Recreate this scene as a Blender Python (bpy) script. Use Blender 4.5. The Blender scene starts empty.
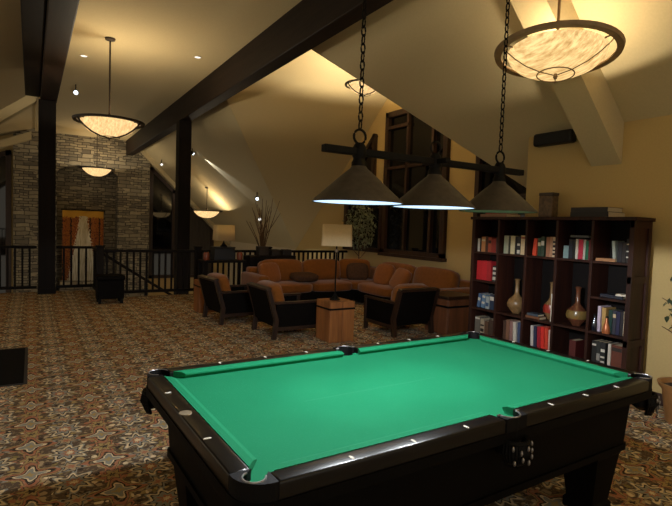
import bpy, bmesh, math, random
from mathutils import Vector, Matrix
random.seed(7)
PI = math.pi
C = bpy.context.scene.collection
S = bpy.context.scene

# ------------------------------------------------------------------ materials
MATS = {}
def lin(c):
    return tuple(((v/12.92) if v <= .04045 else ((v+.055)/1.055)**2.4) for v in c)
def rgb(r, g, b):
    return lin((r/255, g/255, b/255)) + (1.0,)

class NT:
    """small helper around a node tree"""
    def __init__(s, name):
        s.m = bpy.data.materials.new(name); s.m.use_nodes = True
        s.t = s.m.node_tree; s.b = s.t.nodes['Principled BSDF']
    def n(s, typ, **kw):
        x = s.t.nodes.new(typ)
        for k, v in kw.items(): setattr(x, k, v)
        return x
    def l(s, a, b): s.t.links.new(a, b)
    def val(s, sock, v):
        if hasattr(v, 'is_output') or isinstance(v, bpy.types.NodeSocket): s.l(v, sock)
        else: sock.default_value = v
    def math(s, op, a, b=None, c=None):
        x = s.n('ShaderNodeMath', operation=op)
        s.val(x.inputs[0], a)
        if b is not None: s.val(x.inputs[1], b)
        if c is not None: s.val(x.inputs[2], c)
        return x.outputs[0]
    def obj(s):
        return s.n('ShaderNodeTexCoord').outputs['Object']
    def map(s, vec, scale=(1,1,1), rot=(0,0,0)):
        x = s.n('ShaderNodeMapping'); s.l(vec, x.inputs['Vector'])
        x.inputs['Scale'].default_value = scale; x.inputs['Rotation'].default_value = rot
        return x.outputs[0]
    def noise(s, vec, scale, detail=4, rough=.55):
        x = s.n('ShaderNodeTexNoise'); s.l(vec, x.inputs['Vector'])
        x.inputs['Scale'].default_value = scale; x.inputs['Detail'].default_value = detail
        x.inputs['Roughness'].default_value = rough
        return x.outputs['Fac']
    def ramp(s, fac, stops, interp='LINEAR'):
        x = s.n('ShaderNodeValToRGB'); s.l(fac, x.inputs[0]); r = x.color_ramp
        r.interpolation = interp
        while len(r.elements) < len(stops): r.elements.new(.5)
        for e, (p, c) in zip(r.elements, stops): e.position = p; e.color = c
        return x.outputs[0]
    def mix(s, fac, a, b):
        x = s.n('ShaderNodeMix', data_type='RGBA')
        s.val(x.inputs[0], fac); s.val(x.inputs[6], a); s.val(x.inputs[7], b)
        return x.outputs[2]
    def bump(s, h, strength=.3, dist=.01):
        x = s.n('ShaderNodeBump'); s.l(h, x.inputs['Height'])
        x.inputs['Strength'].default_value = strength; x.inputs['Distance'].default_value = dist
        s.l(x.outputs[0], s.b.inputs['Normal'])

def dark(c, k): return (c[0]*k, c[1]*k, c[2]*k, 1)

def mat(name, col, rough=.6, metal=0, var=.18, scale=14, bump=0, coat=0, stretch=(1,1,1), spec=.5, sheen=0):
    """plain surface with a little procedural variation"""
    if name in MATS: return MATS[name]
    t = NT(name); v = t.map(t.obj(), stretch)
    f = t.noise(v, scale)
    t.l(t.ramp(f, [(.25, dark(col, 1-var)), (.75, dark(col, 1+var))]), t.b.inputs['Base Color'])
    t.b.inputs['Roughness'].default_value = rough; t.b.inputs['Metallic'].default_value = metal
    t.b.inputs['Coat Weight'].default_value = coat
    t.b.inputs['Specular IOR Level'].default_value = spec
    if sheen: t.b.inputs['Sheen Weight'].default_value = sheen
    if bump: t.bump(f, bump, .005)
    MATS[name] = t.m; return t.m

def wood(name, c1, c2, rough=.5, axis=2, scale=9, coat=0, spec=.4):
    if name in MATS: return MATS[name]
    t = NT(name); st = [1, 1, 1]; st[axis] = .08
    v = t.map(t.obj(), tuple(st))
    f = t.noise(v, scale, 6, .65); g = t.noise(v, scale*6, 3)
    h = t.math('ADD', t.math('MULTIPLY', f, .75), t.math('MULTIPLY', g, .25))
    t.l(t.ramp(h, [(.35, c1), (.65, c2)]), t.b.inputs['Base Color'])
    t.b.inputs['Roughness'].default_value = rough; t.b.inputs['Coat Weight'].default_value = coat
    t.b.inputs['Specular IOR Level'].default_value = spec
    t.bump(h, .25, .006)
    MATS[name] = t.m; return t.m

def glow(name, col, strength, vein=None):
    if name in MATS: return MATS[name]
    t = NT(name)
    t.b.inputs['Base Color'].default_value = dark(col, .25)
    t.b.inputs['Roughness'].default_value = .35
    t.b.inputs['Emission Strength'].default_value = strength
    if vein:
        v = t.map(t.obj(), (22.0, 4.0, 12.0), (0, 0, .95))
        f = t.noise(v, 1.7, 8, .68)
        t.l(t.ramp(f, [(.36, vein), (.50, tuple(.55*q+.45*r_ for q, r_ in zip(col, vein))), (.60, col), (.75, dark(col, 1.1))]), t.b.inputs['Emission Color'])
    else:
        t.b.inputs['Emission Color'].default_value = col
    MATS[name] = t.m; return t.m

def carpet_mat():
    t = NT('patterned_carpet'); o = t.obj()
    nz = t.n('ShaderNodeTexNoise'); t.l(o, nz.inputs['Vector']); nz.inputs['Scale'].default_value = 12
    nz.inputs['Detail'].default_value = 2
    sub = t.n('ShaderNodeVectorMath', operation='SUBTRACT'); t.l(nz.outputs['Color'], sub.inputs[0]); sub.inputs[1].default_value = (.5, .5, .5)
    sc = t.n('ShaderNodeVectorMath', operation='SCALE'); t.l(sub.outputs[0], sc.inputs[0]); sc.inputs['Scale'].default_value = .055
    ad = t.n('ShaderNodeVectorMath', operation='ADD'); t.l(o, ad.inputs[0]); t.l(sc.outputs[0], ad.inputs[1])
    sx = t.n('ShaderNodeSeparateXYZ'); t.l(ad.outputs[0], sx.inputs[0])
    c = .44
    X = t.math('DIVIDE', sx.outputs[0], c); Y = t.math('DIVIDE', sx.outputs[1], c)
    def flower(ox, oy, n, amp, ph=0):
        u = t.math('SUBTRACT', t.math('FRACT', t.math('ADD', X, ox)), .5)
        v = t.math('SUBTRACT', t.math('FRACT', t.math('ADD', Y, oy)), .5)
        r = t.math('SQRT', t.math('ADD', t.math('MULTIPLY', u, u), t.math('MULTIPLY', v, v)))
        th = t.math('ARCTAN2', v, u)
        k = t.math('MULTIPLY', t.math('COSINE', t.math('ADD', t.math('MULTIPLY', th, n), ph)), amp)
        return t.math('MULTIPLY', r, t.math('SUBTRACT', 1, k))
    brown = rgb(80, 66, 52); deep = rgb(52, 43, 37); tan = rgb(150, 130, 100); ochre = rgb(148, 126, 80)
    rust = rgb(148, 96, 70); slate = rgb(122, 122, 114); cream = rgb(196, 178, 142); olive = rgb(118, 104, 60)
    vo = t.n('ShaderNodeTexVoronoi'); t.l(ad.outputs[0], vo.inputs['Vector']); vo.inputs['Scale'].default_value = 24
    sv = t.n('ShaderNodeSeparateXYZ'); t.l(vo.outputs['Color'], sv.inputs[0])
    bgc = t.ramp(sv.outputs[0], [(0, brown), (.20, tan), (.44, deep), (.54, ochre), (.68, brown), (.75, cream), (.87, rust), (.93, olive)], 'CONSTANT')
    edge = t.math('GREATER_THAN', vo.outputs['Distance'], .52)
    bg = t.mix(edge, bgc, brown)
    f1 = flower(0, 0, 8, .24); f2 = flower(.5, .5, 4, .38); f3 = flower(.5, 0, 6, .35, .5); f4 = flower(0, .5, 6, .35, 2)
    c1 = t.ramp(f1, [(0, cream), (.05, rust), (.09, slate), (.15, deep), (.18, cream), (.225, slate), (.25, brown)], 'CONSTANT')
    c2 = t.ramp(f2, [(0, ochre), (.05, slate), (.11, cream), (.14, deep), (.18, rust), (.23, brown), (.25, ochre)], 'CONSTANT')
    c3 = t.ramp(f3, [(0, deep), (.04, ochre), (.10, brown), (.125, rust)], 'CONSTANT')
    c4 = t.ramp(f4, [(0, rust), (.04, tan), (.09, deep), (.12, slate)], 'CONSTANT')
    col = t.mix(t.math('LESS_THAN', f1, .285), bg, c1)
    col = t.mix(t.math('LESS_THAN', f2, .285), col, c2)
    col = t.mix(t.math('LESS_THAN', f3, .155), col, c3)
    col = t.mix(t.math('LESS_THAN', f4, .15), col, c4)
    pile = t.noise(o, 260, 2); blot = t.noise(o, 40, 3)
    col = t.mix(t.math('MULTIPLY', t.math('GREATER_THAN', blot, .56), .40), col, tan)
    hsv = t.n('ShaderNodeHueSaturation'); t.l(col, hsv.inputs['Color'])
    t.l(t.math('ADD', .80, t.math('MULTIPLY', pile, 1.0)), hsv.inputs['Value'])
    t.l(hsv.outputs[0], t.b.inputs['Base Color'])
    t.b.inputs['Roughness'].default_value = .95; t.b.inputs['Specular IOR Level'].default_value = .1
    t.bump(pile, .5, .004)
    return t.m

def stone_mat():
    t = NT('stacked_ledge_stone'); o = t.obj()
    sx = t.n('ShaderNodeSeparateXYZ'); t.l(o, sx.inputs[0])
    cb = t.n('ShaderNodeCombineXYZ')
    t.l(t.math('ADD', sx.outputs[0], sx.outputs[1]), cb.inputs[0]); t.l(sx.outputs[2], cb.inputs[1])
    w = t.noise(cb.outputs[0], 2.2, 2)
    cw = t.n('ShaderNodeCombineXYZ'); t.l(t.math('MULTIPLY', w, .12), cw.inputs[0]); t.l(t.math('MULTIPLY', w, .10), cw.inputs[1])
    va = t.n('ShaderNodeVectorMath', operation='ADD'); t.l(cb.outputs[0], va.inputs[0]); t.l(cw.outputs[0], va.inputs[1])
    def brick(bw, rh, off):
        b = t.n('ShaderNodeTexBrick'); t.l(va.outputs[0], b.inputs['Vector'])
        b.inputs['Scale'].default_value = 1; b.inputs['Brick Width'].default_value = bw; b.inputs['Row Height'].default_value = rh
        b.inputs['Mortar Size'].default_value = .012; b.inputs['Mortar Smooth'].default_value = .4; b.offset = off
        b.inputs['Color1'].default_value = rgb(186, 172, 142); b.inputs['Color2'].default_value = rgb(108, 100, 86)
        b.inputs['Mortar'].default_value = rgb(34, 28, 22); b.inputs['Bias'].default_value = 0
        return b
    b1 = brick(.40, .14, .37); b2 = brick(.27, .09, .55)
    k = t.math('GREATER_THAN', t.noise(cb.outputs[0], 1.6, 1), .5)
    col = t.mix(k, b1.outputs['Color'], b2.outputs['Color'])
    n = t.noise(cb.outputs[0], 9, 5)
    col2 = t.mix(t.math('MULTIPLY', n, .5), col, rgb(96, 88, 76))
    t.l(col2, t.b.inputs['Base Color']); t.b.inputs['Roughness'].default_value = .9
    h = t.math('ADD', t.math('MULTIPLY', t.mix(k, b1.outputs['Fac'], b2.outputs['Fac']), -1), t.math('MULTIPLY', n, .6))
    t.bump(h, .8, .03)
    return t.m

def felt_mat():
    t = NT('green_table_felt'); o = t.obj()
    f = t.noise(o, 330, 2, .7); g = t.noise(o, 5, 3)
    c = t.mix(t.math('MULTIPLY', g, .5), rgb(16, 110, 74), rgb(28, 124, 84))
    sp = t.math('GREATER_THAN', f, .66)
    c = t.mix(t.math('MULTIPLY', sp, .5), c, rgb(80, 160, 126))
    # chalk wear: the break line and the foot spot
    sx = t.n('ShaderNodeSeparateXYZ'); t.l(o, sx.inputs[0])
    line = t.math('LESS_THAN', t.math('ABSOLUTE', t.math('ADD', sx.outputs[1], t.math('MULTIPLY', g, .03))), .006)
    seg = t.math('LESS_THAN', t.math('ABSOLUTE', t.math('SUBTRACT', sx.outputs[0], -.25)), .42)
    c = t.mix(t.math('MULTIPLY', t.math('MULTIPLY', line, seg), .05), c, rgb(110, 165, 140))
    t.l(c, t.b.inputs['Base Color']); t.b.inputs['Roughness'].default_value = .95
    t.b.inputs['Specular IOR Level'].default_value = .15
    t.bump(f, .2, .001)
    return t.m

M_CARPET = carpet_mat(); M_STONE = stone_mat(); M_FELT = felt_mat()
M_WALL = mat('tan_wall_paint', rgb(192, 166, 112), .8, var=.04, scale=60, bump=.08, spec=.2)
M_CEIL = mat('beige_ceiling_paint', rgb(196, 179, 140), .85, var=.04, scale=50, bump=.06, spec=.2)
M_DIM = mat('lower_lounge_floor', rgb(86, 70, 54), .9)
M_TIMBER = wood('dark_stained_timber', rgb(22, 16, 13), rgb(42, 31, 25), .6, axis=1, scale=8, spec=.15)
M_POST = wood('dark_stained_post', rgb(13, 9, 8), rgb(24, 17, 14), .6, axis=2, scale=8, spec=.12)
M_RAIL = wood('railing_timber', rgb(12, 9, 8), rgb(24, 17, 14), .6, axis=0, spec=.12)
M_TRIM = wood('window_trim_wood', rgb(40, 26, 18), rgb(66, 44, 30), .5)
M_SHELF = wood('bookcase_wood', rgb(28, 14, 11), rgb(58, 30, 21), .5, axis=2, spec=.25)
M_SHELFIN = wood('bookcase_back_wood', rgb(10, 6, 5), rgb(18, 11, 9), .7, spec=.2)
M_LACQ = mat('black_lacquer', rgb(8, 7, 7), .28, var=.1, coat=.12, spec=.3)
M_BODY = mat('black_cabinet', rgb(7, 6, 6), .6, var=.15, spec=.08)
M_LEATHERB = mat('black_pocket_leather', rgb(10, 9, 10), .65, var=.2, bump=.2, spec=.15)
M_STEEL = mat('worn_steel', rgb(150, 148, 150), .35, metal=.85, var=.1)
M_PEARL = mat('pearl_inlay', rgb(205, 200, 185), .3)
M_BRASS = mat('worn_brass_plate', rgb(140, 126, 104), .45, metal=.5)
M_BRONZE = mat('dark_bronze', rgb(146, 120, 88), .6, metal=0, var=.2)
M_IRON = mat('black_iron', rgb(9, 8, 7), .6, spec=.15)
M_BRONZED = mat('deep_bronze', rgb(44, 33, 24), .55)
M_SHADEC = mat('weathered_bronze_shade', rgb(74, 67, 60), .55, metal=.2, var=.3, scale=30)
M_SHADEIN = mat('white_enamel_inside', rgb(205, 205, 200), .5)
M_ALAB = glow('glowing_alabaster', (1.0, .70, .30, 1), 1.12, vein=(.50, .28, .09, 1))
M_ALABDIM = glow('soft_glowing_alabaster', (1.0, .70, .32, 1), 1.1, vein=(.66, .38, .14, 1))
M_DIFF = glow('cool_white_diffuser', (.52, .74, 1.0, 1), 1.5)
M_DIFFOFF = mat('unlit_diffuser', rgb(150, 148, 140), .6)
M_SPOTG = glow('spot_lens', (.80, .90, 1.0, 1), 3.0)
M_SPOTDIM = glow('dim_spot_lens', (.95, .92, .85, 1), 1.2)
M_RUST = mat('rust_orange_upholstery', rgb(120, 69, 20), .9, var=.16, scale=18, bump=.15, sheen=.2, spec=.2)
M_RUSTL = mat('ochre_pillow_fabric', rgb(128, 74, 30), .9, var=.14, scale=22, bump=.15, sheen=.2, spec=.2)
M_BRNP = mat('brown_pillow_fabric', rgb(70, 48, 34), .9, var=.3, scale=30, bump=.15, spec=.2)
M_LEATHER = mat('dark_brown_leather', rgb(13, 10, 8), .65, var=.25, bump=.15, spec=.06)
M_FRAME = wood('walnut_chair_frame', rgb(30, 19, 13), rgb(56, 35, 23), .4, coat=.15)
M_BLOCK = wood('orange_pine_block', rgb(112, 68, 34), rgb(158, 102, 54), .55, axis=2, scale=7)
M_BARREL = wood('brown_barrel_wood', rgb(84, 50, 30), rgb(118, 72, 44), .5, axis=2, scale=7)
M_LINEN = mat('cream_linen_shade', rgb(214, 190, 146), .9, var=.06, scale=60)
M_GLASSD = mat('dark_night_glass', rgb(12, 12, 15), .04, var=.05, spec=.6)
M_MATB = mat('black_rubber_mat', rgb(9, 8, 8), .9, spec=.1, bump=.3, scale=80)
M_LEAF = mat('ficus_leaf', rgb(128, 136, 108), .5, var=.4, scale=5)
M_LEAFD = mat('dark_leaf', rgb(50, 62, 44), .5, var=.4, scale=5)
M_TWIG = mat('dry_twig', rgb(92, 66, 44), .8)
M_POT = mat('tan_glazed_pot', rgb(150, 106, 62), .4, var=.25, scale=8)
M_DPOT = mat('dark_pot', rgb(34, 26, 22), .5)
M_SOIL = mat('potting_soil', rgb(40, 30, 22), .95)
M_BLACKP = mat('black_plastic', rgb(16, 15, 15), .5)
M_BASEB = wood('baseboard_wood', rgb(40, 26, 20), rgb(62, 42, 32), .5, axis=1)
M_PAGE = mat('book_pages', rgb(196, 180, 148), .9, var=.08, scale=90, stretch=(1, 12, 1))

# ------------------------------------------------------------------ mesh helpers
def link(o, parent=None):
    C.objects.link(o)
    if parent: o.parent = parent
    return o

class MB:
    def __init__(s): s.bm = bmesh.new()
    def _tx(s, vs, mtx):
        if mtx is not None: bmesh.ops.transform(s.bm, matrix=mtx, verts=vs)
    def box(s, x0, x1, y0, y1, z0, z1, bev=0, mtx=None, seg=2):
        g = bmesh.ops.create_cube(s.bm, size=1)['verts']
        for v in g:
            v.co = Vector(((x0+x1)/2+v.co.x*(x1-x0), (y0+y1)/2+v.co.y*(y1-y0), (z0+z1)/2+v.co.z*(z1-z0)))
        if bev:
            es = list({e for v in g for e in v.link_edges})
            r = bmesh.ops.bevel(s.bm, geom=es, offset=bev, segments=seg, affect='EDGES', profile=.5)
            g = list({v for f in r['faces'] for v in f.verts} | {v for v in g if v.is_valid})
        s._tx(g, mtx); return s
    def prism(s, pts, z0, z1, mtx=None):
        """closed outline (x,y) extruded in z"""
        a = [s.bm.verts.new((p[0], p[1], z0)) for p in pts]; b = [s.bm.verts.new((p[0], p[1], z1)) for p in pts]
        n = len(pts)
        s.bm.faces.new(a[::-1]); s.bm.faces.new(b)
        for i in range(n): s.bm.faces.new((a[i], a[(i+1) % n], b[(i+1) % n], b[i]))
        s._tx(a+b, mtx); return s
    def poly(s, pts):
        s.bm.faces.new([s.bm.verts.new(p) for p in pts]); return s
    def lathe(s, prof, seg=32, mtx=None, cap0=False, cap1=False):
        rings = []
        for r, z in prof:
            rings.append([s.bm.verts.new((r*math.cos(2*PI*i/seg), r*math.sin(2*PI*i/seg), z)) for i in range(seg)])
        for A, B in zip(rings, rings[1:]):
            for i in range(seg): s.bm.faces.new((A[i], A[(i+1) % seg], B[(i+1) % seg], B[i]))
        if cap0: s.bm.faces.new(rings[0][::-1])
        if cap1: s.bm.faces.new(rings[-1])
        s._tx([v for R_ in rings for v in R_], mtx); return s
    def tube(s, pts, r, seg=8, closed=False, caps=True):
        pts = [Vector(p) for p in pts]; n = len(pts); rr = r if isinstance(r, (list, tuple)) else [r]*n
        rings = []; up = Vector((0, 0, 1))
        for i, p in enumerate(pts):
            if closed: d = pts[(i+1) % n]-pts[i-1]
            else: d = pts[min(i+1, n-1)]-pts[max(i-1, 0)]
            d.normalize()
            a = d.cross(up) if abs(d.dot(up)) < .95 else d.cross(Vector((1, 0, 0)))
            a.normalize(); b = d.cross(a)
            rings.append([s.bm.verts.new(p+(a*math.cos(2*PI*k/seg)+b*math.sin(2*PI*k/seg))*rr[i]) for k in range(seg)])
        for i in range(n if closed else n-1):
            A, B = rings[i], rings[(i+1) % n]
            for k in range(seg): s.bm.faces.new((A[k], A[(k+1) % seg], B[(k+1) % seg], B[k]))
        if caps and not closed:
            s.bm.faces.new(rings[0][::-1]); s.bm.faces.new(rings[-1])
        return s
    def sphere(s, c, r, sx=1, sy=1, sz=1, seg=16):
        g = bmesh.ops.create_uvsphere(s.bm, u_segments=seg, v_segments=max(6, seg//2), radius=r)['verts']
        for v in g: v.co = Vector((c[0]+v.co.x*sx, c[1]+v.co.y*sy, c[2]+v.co.z*sz))
        return s
    def done(s, name, m, parent=None, smooth=False, loc=None, rot=None):
        bmesh.ops.recalc_face_normals(s.bm, faces=s.bm.faces)
        me = bpy.data.meshes.new(name); s.bm.to_mesh(me); s.bm.free()
        me.materials.append(m)
        if smooth:
            for p in me.polygons: p.use_smooth = True
            try: me.set_sharp_from_angle(angle=math.radians(42))
            except Exception: pass
        o = bpy.data.objects.new(name, me)
        if loc: o.location = loc
        if rot: o.rotation_euler = rot
        return link(o, parent)

def tag(o, label=None, cat=None, group=None, kind=None):
    if label: o['label'] = label
    if cat: o['category'] = cat
    if group: o['group'] = group
    if kind: o['kind'] = kind
    return o
def thing(name, label, cat, loc=(0, 0, 0), rz=0, group=None):
    o = bpy.data.objects.new(name, None); o.empty_display_size = .1
    o.location = loc; o.rotation_euler = (0, 0, rz); link(o)
    return tag(o, label, cat, group)
def struct(o): o['kind'] = 'structure'; return o
def dup(root, loc, rz=None, label=None):
    def rec(o, par):
        c = o.copy(); C.objects.link(c)
        if par: c.parent = par
        for ch in list(o.children): rec(ch, c)
        return c
    r = rec(root, None); r.location = loc
    if rz is not None: r.rotation_euler = (0, 0, rz)
    if label: r['label'] = label
    return r
def light(name, kind, loc, energy, col, size=.05, **kw):
    d = bpy.data.lights.new(name, kind); d.energy = energy; d.color = col
    if kind in ('POINT', 'SPOT'): d.shadow_soft_size = size
    for k, v in kw.items(): setattr(d, k, v)
    o = bpy.data.objects.new(name, d); o.location = loc; C.objects.link(o); return o
def aim(o, target):
    d = Vector(target)-o.location; o.rotation_euler = d.to_track_quat('-Z', 'Y').to_euler()

WARM = (1.0, .86, .62); COOL = (.90, .95, 1.0)

# ------------------------------------------------------------------ camera
F, YAW, PITCH, ROLL, CH = 500.2, math.radians(31.4), math.radians(3.01), math.radians(1.93), 1.588
fw = Vector((math.sin(YAW)*math.cos(PITCH), math.cos(YAW)*math.cos(PITCH), -math.sin(PITCH)))
rt0 = Vector((math.cos(YAW), -math.sin(YAW), 0)); up0 = rt0.cross(fw)
rt = math.cos(ROLL)*rt0+math.sin(ROLL)*up0; up = -math.sin(ROLL)*rt0+math.cos(ROLL)*up0
cd = bpy.data.cameras.new('camera'); cam = bpy.data.objects.new('camera', cd); C.objects.link(cam)
cd.sensor_width = 36; cd.lens = 36*F/672; cd.clip_end = 200; cd.clip_start = .05
cam.matrix_world = Matrix(((rt.x, up.x, -fw.x, 0), (rt.y, up.y, -fw.y, 0), (rt.z, up.z, -fw.z, CH), (0, 0, 0, 1)))
S.camera = cam

# ------------------------------------------------------------------ setting
SL = .98
def zr(x): return 2.75+SL*(5.1-x)          # the long roof slope on the right
# upper floor with the open stair well cut out of its far edge
fl = MB().prism([(-6, -3), (7.1, -3), (7.1, 11.0), (1.25, 11.0), (1.25, 12.25), (-6, 12.25)], -.30, 0)
struct(fl.done('floor', M_CARPET))
struct(MB().box(-8, 9, 11.05, 22, -2.8, -2.7).done('floor_lower', M_DIM))
XW, WALLEND = 5.1, 4.0
struct(MB().box(XW, XW+.12, -3, WALLEND, 0, 2.80).done('wall_right', M_WALL))
struct(MB().box(XW+.12, 7.0, WALLEND-.12, WALLEND, 0, 2.75).done('wall_right_return', M_WALL))
struct(MB().box(XW-.018, XW, -3, 2.44, 0, .115, .004).done('baseboard_right', M_BASEB))
# gable wall behind the sofa
XG = 7.0
prof = [(WALLEND, 0), (14.0, 0), (14.0, .72), (13.85, .87), (8.28, 5.55), (6.79, 4.25), (WALLEND, 1.82)]
b = MB(); a1 = [b.bm.verts.new((XG, p[0], p[1])) for p in prof]; a2 = [b.bm.verts.new((XG+.15, p[0], p[1])) for p in prof]
b.bm.faces.new(a1); b.bm.faces.new(a2[::-1])
for i in range(len(prof)): b.bm.faces.new((a1[i], a1[(i+1) % len(prof)], a2[(i+1) % len(prof)], a2[i]))
struct(b.done('wall_gable', M_WALL))
struct(MB().box(XG+.03, XG+.18, 14.0, 20.3, -2.7, .9).done('wall_knee', mat('white_lower_wall', rgb(205, 190, 160), .8, var=.05)))
struct(MB().box(XG+.03, XG+.18, 11.0, 14.0, -2.7, 0).done('wall_knee_near', M_WALL))
# roof slopes
def slab(name, pts, m, th=.06):
    b = MB(); A = [b.bm.verts.new(p) for p in pts]; b.bm.faces.new(A)
    o = b.done(name, m); md = o.modifiers.new('thick', 'SOLIDIFY'); md.thickness = th; md.offset = 0
    return struct(o)
def PZ(x, y): return (x, y, zr(x))
YE = 20.3
slab('ceiling_slope', [PZ(3.15, -3), PZ(XW+.05, -3), PZ(XW+.05, WALLEND), PZ(6.05, WALLEND), PZ(3.57, 6.79), PZ(3.15, 6.79)], M_CEIL, .02)
slab('ceiling_slope_far', [PZ(3.15, 6.79), PZ(3.57, 6.79), PZ(3.57, 10.55), PZ(7.03, 13.85), PZ(7.2, 13.85), PZ(7.2, YE), PZ(3.15, YE)], M_CEIL, .02)
qa, qv, qr = Vector((3.57, 10.55, 4.25)), Vector((7.03, 13.85, .86)), Vector((7.0, 8.28, 5.55))
qn = (qv-qa).cross(qr-qa)
def QZ(x, y): return (x, y, qa.z-(qn.x*(x-qa.x)+qn.y*(y-qa.y))/qn.z)
slab('ceiling_dormer_near', [(3.57, 6.79, 4.25), (3.57, 8.9, 4.25+2.11*.871), (7.0, 8.28, 4.25+1.49*.871), (7.0, 4.0, 1.82), (6.05, 4.0, 1.82)], M_CEIL, .02)
slab('ceiling_dormer_far', [tuple(qa), QZ(3.57, 8.2), tuple(qr), tuple(qv)], M_CEIL, .02)
slab('ceiling_dormer_cheek', [(3.57, 6.79, 4.25), (3.57, 10.55, 4.25), QZ(3.57, 8.5)], M_CEIL, .02)
slab('ceiling_flat', [(.10, -3, 4.50), (3.05, -3, 4.50), (3.05, YE, 4.50), (.10, YE, 4.50)], M_CEIL, .02)
slab('ceiling_slope_left', [(.20, -3, 4.62), (.20, YE, 4.62), (-6, YE, 2.45), (-6, -3, 2.45)], M_CEIL, .02)
# end wall with its sloped windows
pe = [(3.85, -2.7), (7.2, -2.7), (7.2, zr(7.2)), (3.85, zr(3.85))]
b = MB(); a1 = [b.bm.verts.new((p[0], YE, p[1])) for p in pe]; a2 = [b.bm.verts.new((p[0], YE+.15, p[1])) for p in pe]
b.bm.faces.new(a1); b.bm.faces.new(a2[::-1])
for i in range(4): b.bm.faces.new((a1[i], a1[(i+1) % 4], a2[(i+1) % 4], a2[i]))
struct(b.done('wall_end', M_WALL))
def frame_poly(name, pts, axis, at, w, d, mF, mG):
    """window: frame bars along a closed outline on a plane (axis x or y = at), pane as child"""
    def P3(p, off=0):
        return (at+off, p[0], p[1]) if axis == 'x' else (p[0], at+off, p[1])
    b = MB(); n = len(pts)
    for i in range(n):
        p, q = Vector(pts[i]), Vector(pts[(i+1) % n]); t = (q-p).normalized(); nn = Vector((-t.y, t.x))*w/2
        p2, q2 = p-t*w/2, q+t*w/2
        cs = [p2+nn, q2+nn, q2-nn, p2-nn]
        A = [b.bm.verts.new(P3(c, 0)) for c in cs]; B = [b.bm.verts.new(P3(c, -d)) for c in cs]
        b.bm.faces.new(A); b.bm.faces.new(B[::-1])
        for k in range(4): b.bm.faces.new((A[k], A[(k+1) % 4], B[(k+1) % 4], B[k]))
    o = struct(b.done(name, mF))
    g = MB(); A = [g.bm.verts.new(P3(p, -.012)) for p in pts]; g.bm.faces.new(A)
    B = [g.bm.verts.new(P3(p, -.004)) for p in pts]; g.bm.faces.new(B[::-1])
    for k in range(n): g.bm.faces.new((A[k], A[(k+1) % n], B[(k+1) % n], B[k]))
    g.done('pane', mG, o)
    return o
def mullion(o, a, b_, axis, at, w, d, m, name='mullion'):
    q = MB()
    if axis == 'x': q.box(at-d, at, min(a[0], b_[0])-w/2, max(a[0], b_[0])+w/2, min(a[1], b_[1])-w/2, max(a[1], b_[1])+w/2)
    else: q.box(min(a[0], b_[0])-w/2, max(a[0], b_[0])+w/2, at-d, at, min(a[1], b_[1])-w/2, max(a[1], b_[1])+w/2)
    q.done(name, m, o)
w1 = frame_poly('window_1', [(7.36, 1.06), (9.28, 1.06), (9.28, 4.15), (7.36, 4.15)], 'x', XG-.001, .12, .09, M_TRIM, M_GLASSD)
mullion(w1, (7.72, 1.1), (7.72, 4.1), 'x', XG-.002, .07, .10, M_TRIM)
mullion(w1, (8.55, 1.1), (8.55, 4.1), 'x', XG-.002, .06, .08, M_TRIM)
mullion(w1, (8.55, 3.85), (9.25, 3.85), 'x', XG-.002, .07, .10, M_TRIM, 'transom')
mullion(w1, (7.4, 2.95), (9.25, 2.95), 'x', XG-.002, .06, .08, M_TRIM, 'transom')
mullion(w1, (7.3, 1.0), (9.34, 1.0), 'x', XG-.002, .07, .15, M_TRIM, 'window_sill')
w2 = frame_poly('window_2', [(4.95, .9), (6.5, .9), (6.5, 3.85), (4.95, 2.52)], 'x', XG-.001, .10, .09, M_TRIM, M_GLASSD)
mullion(w2, (5.0, 2.2), (6.45, 2.2), 'x', XG-.002, .07, .10, M_TRIM, 'transom')
w3 = frame_poly('window_3', [(9.42, 1.06), (10.95, 1.06), (10.95, 2.45), (10.75, 2.9), (9.80, 3.75), (9.80, 2.35), (9.42, 2.35)], 'x', XG-.001, .10, .09, M_TRIM, M_GLASSD)
w4 = frame_poly('window_4', [(3.95, -.6), (4.80, -.6), (4.80, 2.74), (3.95, 3.56)], 'y', YE-.001, .12, .09, M_TRIM, M_GLASSD)
w5 = frame_poly('window_5', [(5.0, -.6), (6.36, -.6), (6.36, 1.36), (5.0, 2.66)], 'y', YE-.001, .12, .09, M_TRIM,
                wood('grey_panel_boards', rgb(48, 42, 36), rgb(74, 64, 54), .6, axis=2, scale=14))
# stone chimney breast with arched niche, facing the stairwell
ni = []
for k in range(13):
    a = PI-PI*k/12
    ni.append((1.735+.985*math.cos(a), 3.12+.34*math.sin(a)))
st = [(-.52, -2.7)] + [(-.52, 4.62), (3.83, 4.62), (3.83, -2.7), (2.72, -2.7)] + ni[::-1] + [(.75, -2.7)]
b = MB(); a1 = [b.bm.verts.new((p[0], 20.0, p[1])) for p in st]; a2 = [b.bm.verts.new((p[0], 20.75, p[1])) for p in st]
b.bm.faces.new(a1); b.bm.faces.new(a2[::-1])
for i in range(len(st)): b.bm.faces.new((a1[i], a1[(i+1) % len(st)], a2[(i+1) % len(st)], a2[i]))
struct(b.done('wall_chimney', M_STONE))
struct(MB().box(.70, 2.78, 20.76, 20.9, -2.7, 3.6).done('wall_niche', M_STONE))
struct(MB().box(-6.0, -.53, 20.3, 20.45, -2.7, 4.5).done('wall_end_left', M_WALL))
w6 = frame_poly('window_6', [(-2.2, -1.5), (-.66, -1.5), (-.66, 3.70), (-2.2, 3.15)], 'y', YE-.001, .16, .09, M_TRIM, M_GLASSD)
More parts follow.
